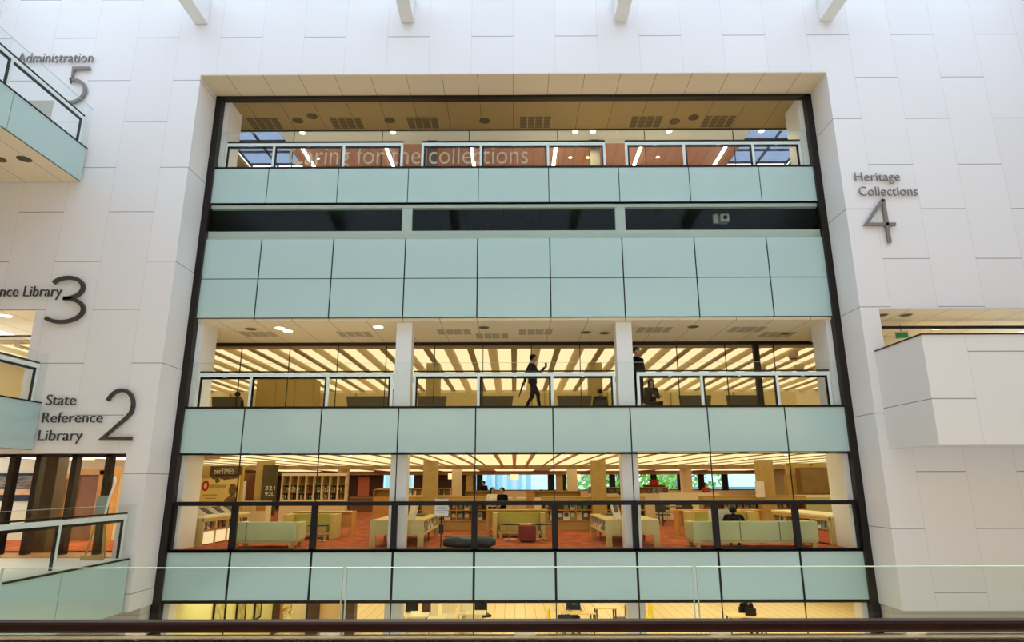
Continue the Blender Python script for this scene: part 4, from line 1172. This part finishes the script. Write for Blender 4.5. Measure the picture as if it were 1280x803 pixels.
for x0, x1 in ((332, 346), (384, 397), (429, 444)):
    p, q = at(x0, 765, 24.6), at(x1, 765, 24.6)
    struct(box('column', mat('dark_brown_panel', (.06, .03, .015), .5), p.x, q.x, 24.5, 24.9, 0, 2.33))
struct(box('wall_wood', WOODO, at(346, 765, 25).x, at(430, 765, 25).x, 25, 25.1, 0, 2.33))
for i, (u0, u1) in enumerate(((365, 383), (400, 428))):
    p, q = at(u0, 762, 24.9), at(u1, 762, 24.9)
    tag(MB().box(p.x, q.x, 24.86, 24.99, .3, 2.0).build('wall_panel', [CREAM, mat('peach_panel', (.85, .62, .32), .6)][i]), ['cream framed board between the dark ground level columns', 'peach board between the dark ground level columns, beside the white column'][i], 'panel')
p = at(353, 768, 22)
t = thing('flower_stand', 'pale flower arrangement on a stand beside the dark ground column', 'plant stand', (p.x, 22.6, 0))
MB().lathe([(.16, 0), (.12, .05), (.10, .85), (.16, .9)], n=14).build('pedestal', CREAMW, t)
b = MB(); rr = random.Random(5)
for i in range(40):
    a, z = rr.random() * 6.28, rr.random(); r = .2 * (1 - abs(z - .4))
    c = Vector((r * math.cos(a), r * math.sin(a), .9 + z * .55)); b.capsule(c, c + Vector((.02, .01, .03)), .035, .03, 6, 2)
b.build('flowers', noisy('pale_flowers', (.70, .62, .30), (.85, .80, .55), 9), t)

table('long wooden table with a yellow chair pulled up to it', at(722, 763, 24.4).x, 24.4, 0, math.radians(4), 1.15, .7, mat('pale_oak', (.80, .60, .30), .4))
table('small pale table at the white column with a black chair', at(757, 757, 25.2).x, 25.4, 0, 0, .8, .7, mat('pale_oak', (.80, .60, .30), .4))
table('pale wooden table holding an open laptop', at(934, 766, 23.6).x, 23.8, 0, math.radians(-6), 1.25, .7, mat('pale_oak', (.80, .60, .30), .4))
chair('yellow chair at the end of the long ground level table', at(694, 765, 24.2).x, 24.2, 0, math.radians(80), YELLOW)
chair('navy chair beside the yellow chair at the ground level table', at(703, 771, 23.4).x, 23.5, 0, math.radians(190), CLOTHN)
chair('black chair at the small pale table by the white column', at(775, 767, 24.8).x, 24.8, 0, math.radians(-90), BLACK)
chair('bright yellow chair standing beyond the white column', at(806, 763, 25.0).x, 25.0, 0, math.radians(-80), YELLOW)
t = thing('laptop', 'open black laptop on the pale ground level table', 'laptop', (at(938, 762, 23.7).x, 23.75, .74), math.radians(170))
MB().box(-.17, .17, -.12, .12, 0, .018).build('keyboard_base', BLACK, t); MB().prism([(.12, .018), (.135, .018), (.20, .25), (.185, .25)], -.17, .17, 'X').build('screen', BLACK, t)
# white service desks with monitors
DESKW = mat('ivory_desk', (.80, .74, .56), .4)
for i, (u, y, wv) in enumerate(((520, 24.0, .9), (554, 23.6, 1.0), (590, 24.4, 1.0))):
    lab = ['ivory service desk with an olive side screen on the ground level', 'ivory service desk with curved front in the middle of the ground level', 'ivory service desk with the black chair on the ground level'][i]
    t = thing('service_desk', lab, 'desk', (at(u, 765, y).x, y, 0))
    MB().box(-wv / 2, wv / 2, -.35, .35, .70, .74).build('desk_top', DESKW, t)
    MB().lathe([(wv * .36, .0), (wv * .36, .70)], n=22, c=(0, .1, 0)).build('curved_front', DESKW, t)
    MB().box(-wv / 2, -wv / 2 + .04, -.3, .3, 0, .7).build('side_panel', DESKW, t)
    MB().box(-wv * .45, -wv * .2, .2, .24, .74, 1.2).build('side_screen', [OLIVE, DESKW, DESKW][i], t)
for i, (u, y) in enumerate(((515, 23.9), (561, 23.5), (585, 24.1))):
    lab = ['black monitor on the ivory desk with the olive screen', 'pale-backed monitor on the middle ivory desk', 'pale-backed monitor on the ivory desk with the black chair'][i]
    t = thing('monitor', lab, 'monitor', (at(u, 760, y).x, y, .74), .3)
    MB().box(-.22, .22, 0, .04, .12, .42).build('screen', [BLACK, DESKW, DESKW][i], t); MB().box(-.03, .03, 0, .03, .02, .14).build('neck', STEEL, t); MB().box(-.1, .1, -.06, .1, 0, .02).build('base', STEEL, t)
t = thing('office_chair', 'high-backed black office chair at the ivory service desk', 'chair', (at(604, 765, 25.3).x, 25.3, 0), .4)
MB().box(-.25, .25, -.24, .24, .42, .52).build('seat', BLACK, t, bevel=.04); MB().box(-.25, .25, .2, .3, .5, 1.15).build('backrest', BLACK, t, bevel=.05)
MB().lathe([(.03, .08), (.03, .42)], n=10).build('stem', STEEL, t)
b = MB()
for k in range(5): b.tube((0, 0, .1), (.28 * math.cos(k * 1.257), .28 * math.sin(k * 1.257), .05), .025, .02)
b.build('base', BLACK, t)
struct(box('column', mat('dark_brown_panel', (.06, .03, .015), .5), at(527, 765, 26).x, at(541, 765, 26).x, 26, 26.3, 0, 2.33))

# ------------------------------------------------------------------ outside the far windows
struct(box('ground', mat('street', (.35, .36, .36), .9), -60, 60, 45.6, 140, -1.2, -1))
t = thing('office_building', 'pale blue glass office building beyond the far window', 'building', (-3, 72, -1))
MB().box(-16, 15, 0, 12, 0, 16).build('wall', mat('blue_cladding', (.25, .52, .62), .35), t)
for r_ in range(4):
    for k in range(9):
        x = -15 + 3.3 * k
        if x > 12: continue
        wq = MB().box(x, x + 2.7, -.08, 0, 1.6 + 3.6 * r_, 4.0 + 3.6 * r_).build('window', mat('pale_window', (.62, .82, .88), .15), t)
b = MB()
for k in range(14): b.box(-11 + 1.1 * k, -10.55 + 1.1 * k, -.5, -.1, 4.3, 7.4)
b.build('sunshade_fins', mat('deep_blue_glass', (.22, .50, .60), .2), t)
def tree(label, x, y, h, seed):
    r = random.Random(seed)
    t = thing('street_tree', label, 'tree', (x, y, -1), 0)
    b = MB().tube((0, 0, 0), (.2, 0, h * .5), .22, .14)
    for k in range(8):
        a = r.random() * 6.28; z = h * (.3 + .25 * r.random())
        b.tube((.12, 0, z), (math.cos(a) * h * .32, math.sin(a) * h * .2, z + h * (.1 + .3 * r.random())), .08, .03, 6)
    b.build('trunk', BARK, t)
    f = MB()
    for k in range(1700):
        while True:
            p = Vector((r.uniform(-1, 1), r.uniform(-1, 1), r.uniform(-1, 1)))
            if p.length < 1 and p.length > .25: break
        c = Vector((p.x * h * .42, p.y * h * .3, h * .58 + p.z * h * .38))
        d = Vector((r.gauss(0, 1), r.gauss(0, 1), r.gauss(0, 1))).normalized(); e1 = d.orthogonal().normalized(); e2 = d.cross(e1)
        s = r.uniform(.16, .34)
        f.add([c - e1 * s, c - e2 * s * .5, c + e1 * s, c + e2 * s * .5], [(0, 1, 2, 3)])
    f.build('foliage', LEAF, t)
tree('leafy green tree outside the window beside the tan column', 8.4, 52, 11, 1)
tree('leafy green tree outside the window behind the dark study chairs', 14.0, 60, 13, 2)
t = thing('street_building', 'grey-blue building with white window bands outside the far window near the red-dressed person', 'building', (24, 66, -1))
MB().box(-8, 14, 0, 10, 0, 13).build('wall', mat('grey_blue_cladding', (.20, .30, .34), .5), t)
for k in range(3): MB().box(-7.6, 13.6, -.06, 0, 2.4 + 3.4 * k, 3.9 + 3.4 * k).build('window', mat('pale_window', (.62, .82, .88), .15), t)

# ------------------------------------------------------------------ people
def person(label, loc, rotz, pose, top, legs, hair_m, hair='short', s=1.0, voxel=.014, group=None, skirt=False):
    """one continuous body; faces local -y"""
    t = thing('person', label, 'person', loc, rotz, group)
    J = dict(hip=(0, 0, .93), chest=(0, 0, 1.28), neck=(0, .01, 1.46), head=(0, -.02, 1.62),
             shl=(-.185, 0, 1.41), shr=(.185, 0, 1.41), ell=(-.24, .03, 1.12), elr=(.24, .03, 1.12), hal=(-.25, -.06, .87), har=(.25, -.06, .87),
             knl=(-.10, -.02, .49), knr=(.10, -.02, .49), anl=(-.11, .02, .09), anr=(.11, .02, .09))
    J.update(pose)
    J = {k: Vector(v) * s for k, v in J.items()}
    caps = []
    def cp(a, b, r0, r1, m, sc=None): caps.append((Vector(a), Vector(b), r0 * s, r1 * s, m, sc))
    up = (J['chest'] - J['hip']).normalized()
    hipL, hipR = J['hip'] + Vector((-.095, 0, -.03)) * s, J['hip'] + Vector((.095, 0, -.03)) * s
    # torso
    cp(J['hip'] + Vector((-.06, 0, 0)) * s, J['hip'] + Vector((.06, 0, 0)) * s, .125, .125, 2)
    cp(J['hip'] + Vector((-.045, 0, .06)) * s, J['chest'] + Vector((-.07, 0, 0)) * s, .12, .13, 1)
    cp(J['hip'] + Vector((.045, 0, .06)) * s, J['chest'] + Vector((.07, 0, 0)) * s, .12, .13, 1)
    cp(J['chest'], (J['shl'] + J['shr']) / 2, .125, .09, 1)
    cp(J['shl'], J['shr'], .068, .068, 1)
    cp(J['neck'] - Vector((0, 0, .06)) * s, J['head'] - Vector((0, -.01, .05)) * s, .058, .05, 0)
    # head with face
    H = J['head']
    cp(H + Vector((0, .015, .02)) * s, H + Vector((0, .0, .035)) * s, .088, .085, 0)
    cp(H + Vector((0, -.03, -.03)) * s, H + Vector((0, -.035, -.065)) * s, .062, .042, 0)
    cp(H + Vector((0, -.085, .015)) * s, H + Vector((0, -.108, -.022)) * s, .011, .015, 0)
    for sx in (-1, 1):
        cp(H + Vector((sx * .082, .01, .02)) * s, H + Vector((sx * .084, .01, -.02)) * s, .017, .014, 0)
        cp(H + Vector((sx * .02, -.082, .028)) * s, H + Vector((sx * .048, -.074, .028)) * s, .012, .01, 0)
    cp(H + Vector((-.018, -.088, -.05)) * s, H + Vector((.018, -.088, -.05)) * s, .009, .009, 0)
    # limbs
    for sd, hp in (('l', hipL), ('r', hipR)):
        k, a = J['kn' + sd], J['an' + sd]
        cp(hp, k, .098, .068, 2); cp(k, k * .65 + a * .35 + Vector((0, .012, 0)) * s, .058, .056, 2); cp(k * .65 + a * .35 + Vector((0, .012, 0)) * s, a, .056, .042, 2)
        fd = J.get('ft' + sd, a + Vector((0, -.17, -.055)) * s)
        cp(a + Vector((0, .035, -.045)) * s, fd, .042, .035, 3)
        sh, e, h = J['sh' + sd], J['el' + sd], J['ha' + sd]
        cp(sh, e, .066, .053, 1); cp(e, h, .052, .038, 1)
        d = (h - e).normalized(); side = d.cross(Vector((0, 1, .2))).normalized()
        n2 = d.cross(side).normalized()
        pm = h + d * .075 * s
        cp(h, h + d * .02 * s, .027, .027, 0)
        for i in range(3): cp(h + d * .02 * s + side * (i - 1) * .018 * s, pm + side * (i - 1) * .02 * s, .018, .015, 0)
        for i in range(4):
            b0 = pm + side * (i - 1.5) * .024 * s
            ln = (.066, .078, .074, .056)[i] * s
            k1 = b0 + d * ln * .55 + n2 * .010 * s; k2 = k1 + (d * .8 + n2 * .6).normalized() * ln * .5
            cp(b0, k1, .0095, .009, 0); cp(k1, k2, .009, .007, 0)
        th = h + d * .03 * s + side * .03 * s
        cp(th, th + (d * .7 + side * .7).normalized() * .055 * s, .013, .009, 0)
    if skirt: cp(J['hip'], (J['knl'] + J['knr']) / 2 + Vector((0, 0, .08)) * s, .13, .17, 1)
    b = MB()
    for a, c, r0, r1, m, sc in caps: b.capsule(a, c, r0, r1, 10, 3, sc)
    o = b.build('body', [SKIN, top, legs, BLACK], t)
    rm = o.modifiers.new('r', 'REMESH'); rm.mode = 'VOXEL'; rm.voxel_size = voxel
    sm = o.modifiers.new('s', 'SMOOTH'); sm.iterations = 2; sm.factor = .5
    dg = bpy.context.evaluated_depsgraph_get(); dg.update()
    me = bpy.data.meshes.new_from_object(o.evaluated_get(dg))
    o.modifiers.clear(); old = o.data; o.data = me; bpy.data.meshes.remove(old)
    me.materials.clear()
    for m in (SKIN, top, legs, BLACK): me.materials.append(m)
    segs = [(a, c - a, max(1e-9, (c - a).length_squared), r0, r1, m) for a, c, r0, r1, m, _ in caps]
    for p in me.polygons:
        q = p.center; best = 1e9
        for a, d, l2, r0, r1, m in segs:
            u = min(1, max(0, (q - a).dot(d) / l2)); v = (q - a - d * u).length - (r0 + (r1 - r0) * u)
            if v < best: best = v; p.material_index = m
        p.use_smooth = True
    # hair as a cap over the skull
    hb = MB()
    n, mm = 16, 8; vs = []; fs = []
    for i in range(mm + 1):
        ph = PI * .74 * i / mm
        for j in range(n):
            a = 2 * PI * j / n
            fr = max(0, -math.sin(a))
            p2 = ph * (1 - .54 * fr)
            rx, ry, rz = .103, .112, .105
            vs.append(H + Vector((rx * math.sin(p2) * math.cos(a), .018 + ry * math.sin(p2) * math.sin(a), .028 + rz * math.cos(p2))) * s)
    for i in range(mm):
        for j in range(n): fs.append((i * n + j, i * n + (j + 1) % n, (i + 1) * n + (j + 1) % n, (i + 1) * n + j))
    hb.add(vs, fs)
    if hair == 'long':
        hb.capsule(H + Vector((0, .06, .0)) * s, H + Vector((0, .095, -.26)) * s, .085 * s, .075 * s, 12, 3)
        for sx in (-1, 1): hb.capsule(H + Vector((sx * .075, .03, .0)) * s, H + Vector((sx * .085, .03, -.22)) * s, .04 * s, .03 * s, 8, 2)
    if hair == 'bun': hb.capsule(H + Vector((0, .12, .06)) * s, H + Vector((0, .13, .07)) * s, .045 * s, .045 * s, 10, 3)
    hb.build('hair', hair_m, t, smooth=True)
    return t

SIT = dict(hip=(0, .05, .52), chest=(0, .02, .86), neck=(0, 0, 1.05), head=(0, -.04, 1.21), shl=(-.185, .01, 1.0), shr=(.185, .01, 1.0),
           ell=(-.23, -.05, .74), elr=(.23, -.05, .74), hal=(-.14, -.30, .74), har=(.14, -.30, .74), knl=(-.11, -.40, .52), knr=(.11, -.40, .52), anl=(-.11, -.38, .09), anr=(.11, -.38, .09))
def sit(**k): d = dict(SIT); d.update(k); return d

# the walker on the middle gallery, striding to the right with a raised hand
p = at(666, 500, 18.6)
wk = person('person in dark clothes striding along the middle gallery, one hand raised with a phone', (p.x, 18.6, F3), PI * .40,
       dict(knl=(-.10, -.19, .52), anl=(-.12, -.25, .10), ftl=(-.13, -.43, .05), knr=(.10, .05, .50), anr=(.11, .27, .13), ftr=(.11, .12, .04),
            elr=(.27, -.10, 1.15), har=(.22, -.30, 1.36), ell=(-.27, .12, 1.13), hal=(-.29, .16, .88), head=(0, -.04, 1.62)),
       CLOTHB, CLOTHB, HAIR, 'short', .99, .014)
t = thing('mobile_phone', 'dark phone in the raised hand of the striding person', 'phone', (p.x + .40, 18.66, F3 + 1.42), .5)
MB().box(-.036, .036, -.006, .006, -.07, .07).build('body', BLACK, t, bevel=.004); MB().box(-.032, .032, -.0075, -.006, -.062, .062).build('screen', DARKGREY, t)
t = thing('umbrella', 'folded dark umbrella hanging from the lowered hand of the striding person', 'umbrella', (p.x - .30, 18.32, F3 + .42), 0)
MB().tube((-.10, 0, .02), (.02, 0, .42), .012, .035).build('canopy', BLACK, t); MB().tube((.02, 0, .42), (.05, 0, .52), .012).build('handle', BLACK, t)
p = at(797, 480, 18.2)
person('tall person in dark clothes leaning behind the white column on the middle gallery', (p.x + .03, 18.35, F3), math.radians(35), dict(elr=(.30, .05, 1.14), har=(.16, -.12, 1.02), chest=(.03, 0, 1.28)), CLOTHB, CLOTHB, HAIR, 'short', 1.08)
p = at(814, 492, 20.6)
chair('dark chair of the seated person with long hair on level three', p.x, 20.65, F3, PI * .1)
person('seated person with long dark hair beyond the middle gallery rail', (p.x, 20.6, F3 - .03), PI * .1 , sit(), CLOTHG, CLOTHB, HAIR, 'long')
p = at(297, 490, 23.4)
chair('dark chair of the lone reader at the cupboard side of level three', p.x, 23.45, F3, PI)
person('lone reader whose dark head shows near the cupboard on level three', (p.x, 23.4, F3 + .0), PI, sit(), CLOTHG, CLOTHB, HAIR, 'short')
p = at(751, 490, 22.5)
chair('dark chair of the reader seated beside the white column on level three', p.x, 22.75, F3, PI)
person('reader whose dark head shows beside the white column on level three', (p.x, 22.7, F3 - .03), PI, sit(), CLOTHG, CLOTHB, HAIR, 'short')
# library level
p = at(919, 640, 17.75)
person('person in black with short dark hair reading on the very long sage sofa', (p.x, 17.9, F2 - .02), PI - .25, sit(hip=(0, .05, .50), chest=(0, -.06, .70), neck=(0, -.12, .82), head=(0, -.19, .93), shl=(-.19, -.09, .78), shr=(.19, -.09, .78), hal=(-.20, -.46, .68), har=(.20, -.46, .68), ell=(-.29, -.16, .58), elr=(.29, -.16, .58)), CLOTHB, CLOTHB, HAIR, 'short', .98, .012)
t = thing('newspaper', 'open pale newspaper held up by the reader in black', 'newspaper', (p.x - .16, 18.40, F2 + .70), .1)
MB().prism([(-.38, 0), (0, .05), (.0, .055), (-.38, .008)], -.14, .22, 'Z').build('page', PAPER, t); MB().prism([(.38, 0), (0, .05), (.0, .055), (.38, .008)], -.14, .22, 'Z').build('page', PAPER, t)
p = at(604, 606, 36)
person('dark figure standing with bowed head against the blue window', (p.x, 37.5, F2), -.9, dict(head=(0, -.08, 1.60), hal=(-.1, -.28, 1.1), har=(.1, -.28, 1.1)), CLOTHB, CLOTHB, HAIR, 'short', 1.04)
p = at(613, 615, 36)
person('small dark seated figure below the standing figure at the blue window', (p.x, 40.2, F2), .6, sit(), CLOTHB, CLOTHB, HAIR, 'short', .95)
for u, lab, rz, tp in ((615, 'standing reader in a pale top beside the olive sofa desk', .5, PAPER), (628, 'standing reader in black beside the olive sofa desk', -.6, CLOTHB)):
    p = at(u, 630, 23.0)
    person(lab, (p.x, 23.3 if tp is PAPER else 22.75, F2), rz, dict(hal=(-.12, -.26, 1.05), har=(.12, -.26, 1.05)), tp, CLOTHB, HAIR, 'long' if tp is PAPER else 'short', .86)
p = at(882, 610, 34)
person('person in red clothes standing near the bright far window', (p.x, 34, F2), .4, dict(elr=(.27, -.02, 1.12)), CLOTHR, CLOTHR, HAIR, 'bun', .95, skirt=True)
for i, (u, lab) in enumerate(((778, 'dark-haired reader seated by the pale column before the trees'), (791, 'small dark head of a reader near the white column and tree window'), (707 - 20, 'dark seated figure at the aisle side of the blue window'))):
    p = at(u, 618, 29)
    person(lab, (p.x, (29.4, 28.2, 38)[i], F2), PI + .3 * i, sit(), CLOTHB, CLOTHB, HAIR, 'short', .98)
    if i < 2: chair(['chair under the reader by the pale column', 'chair under the reader near the tree window'][i], p.x, (29.45, 28.25)[i], F2, PI + .3 * i)
# ground level
p = at(934, 756, 24.4)
person('person in black bent over the laptop at the pale ground level table', (p.x - .05, 24.35, -.03), .2, sit(hal=(-.12, -.36, .76), har=(.12, -.36, .76), head=(0, -.16, 1.16), neck=(0, -.08, 1.03), chest=(0, -.03, .86)), CLOTHB, CLOTHB, HAIR, 'long')
chair('dark chair of the person at the laptop', p.x, 24.45, 0, .2)
p = at(716, 754, 25.2)
person('person in navy leaning over the long ground level table', (p.x, 25.05, -.03), .1, sit(hal=(-.2, -.42, .78), har=(.2, -.42, .78), neck=(0, -.1, 1.03), head=(0, -.18, 1.16)), CLOTHN, CLOTHN, HAIR, 'short')
chair('dark chair of the person in navy at the long table', p.x, 25.15, 0, .1)

# ------------------------------------------------------------------ rail the photo is taken over
t = thing('foreground_balustrade', 'dark timber handrail with steel tube and clear glass in front of the viewer', 'balustrade', (0, 2.75, F2))
MB().prism([(-.035, 1.050), (.03, 1.050), (.035, 1.058), (.035, 1.080), (.025, 1.088), (-.03, 1.088), (-.04, 1.080), (-.04, 1.058)], -6, 6, 'X').build('handrail', RAILW, t)
MB().tube((-6, -.005, 1.028), (6, -.005, 1.028), .0095, n=14).build('tube_rail', STEEL, t, smooth=True)
MB().box(-6, 6, -.03, .03, .93, 1.017).build('lower_rail', BLACK, t)
for i in range(-7, 8):
    x = .04 + .765 * i
    MB().tube((x, .0, 1.015), (x, .0, 1.052), .012).box(x - .04, x + .04, -.02, .035, 1.040, 1.050).build('bracket', STEEL, t)
for a, c in ((-6, -3.72), (-3.72, -2.23), (-2.23, -.735), (-.735, .775), (.775, 2.28), (2.28, 3.78), (3.78, 6)):
    g = MB().box(a + .008, c - .008, .19, .202, -.2, 1.262).build('glass_pane', GLASSF, t)
    MB().box(a + .008, c - .008, .189, .203, 1.260, 1.263).box(a + .008, a + .011, .189, .203, -.2, 1.26).box(c - .011, c - .008, .189, .203, -.2, 1.26).build('glass_edge', EDGE, g)

# ------------------------------------------------------------------ sky and view
wd = bpy.data.worlds.new('sky'); SC.world = wd; wd.use_nodes = True
nt = wd.node_tree; bg = nt.nodes['Background']
bg.inputs[0].default_value = (.70, .83, 1.0, 1); bg.inputs[1].default_value = 2.65
sd = bpy.data.lights.new('sun', 'SUN'); sd.energy = 8.0; sd.color = (1, .91, .76); sd.angle = math.radians(1.5)
so = bpy.data.objects.new('sun', sd); C.objects.link(so)
so.rotation_euler = Vector((.06, -math.cos(math.radians(52)), -math.sin(math.radians(52)))).to_track_quat('-Z', 'Y').to_euler()
SC.view_settings.view_transform = 'Standard'; SC.view_settings.look = 'None'
SC.view_settings.exposure = 0; SC.view_settings.gamma = 1
SC.view_settings.use_curve_mapping = False
SC.cycles.max_bounces = 9; SC.cycles.diffuse_bounces = 5; SC.cycles.glossy_bounces = 4
SC.cycles.transparent_max_bounces = 24
SC.cycles.sample_clamp_indirect = 6
SC.cycles.use_denoising = True
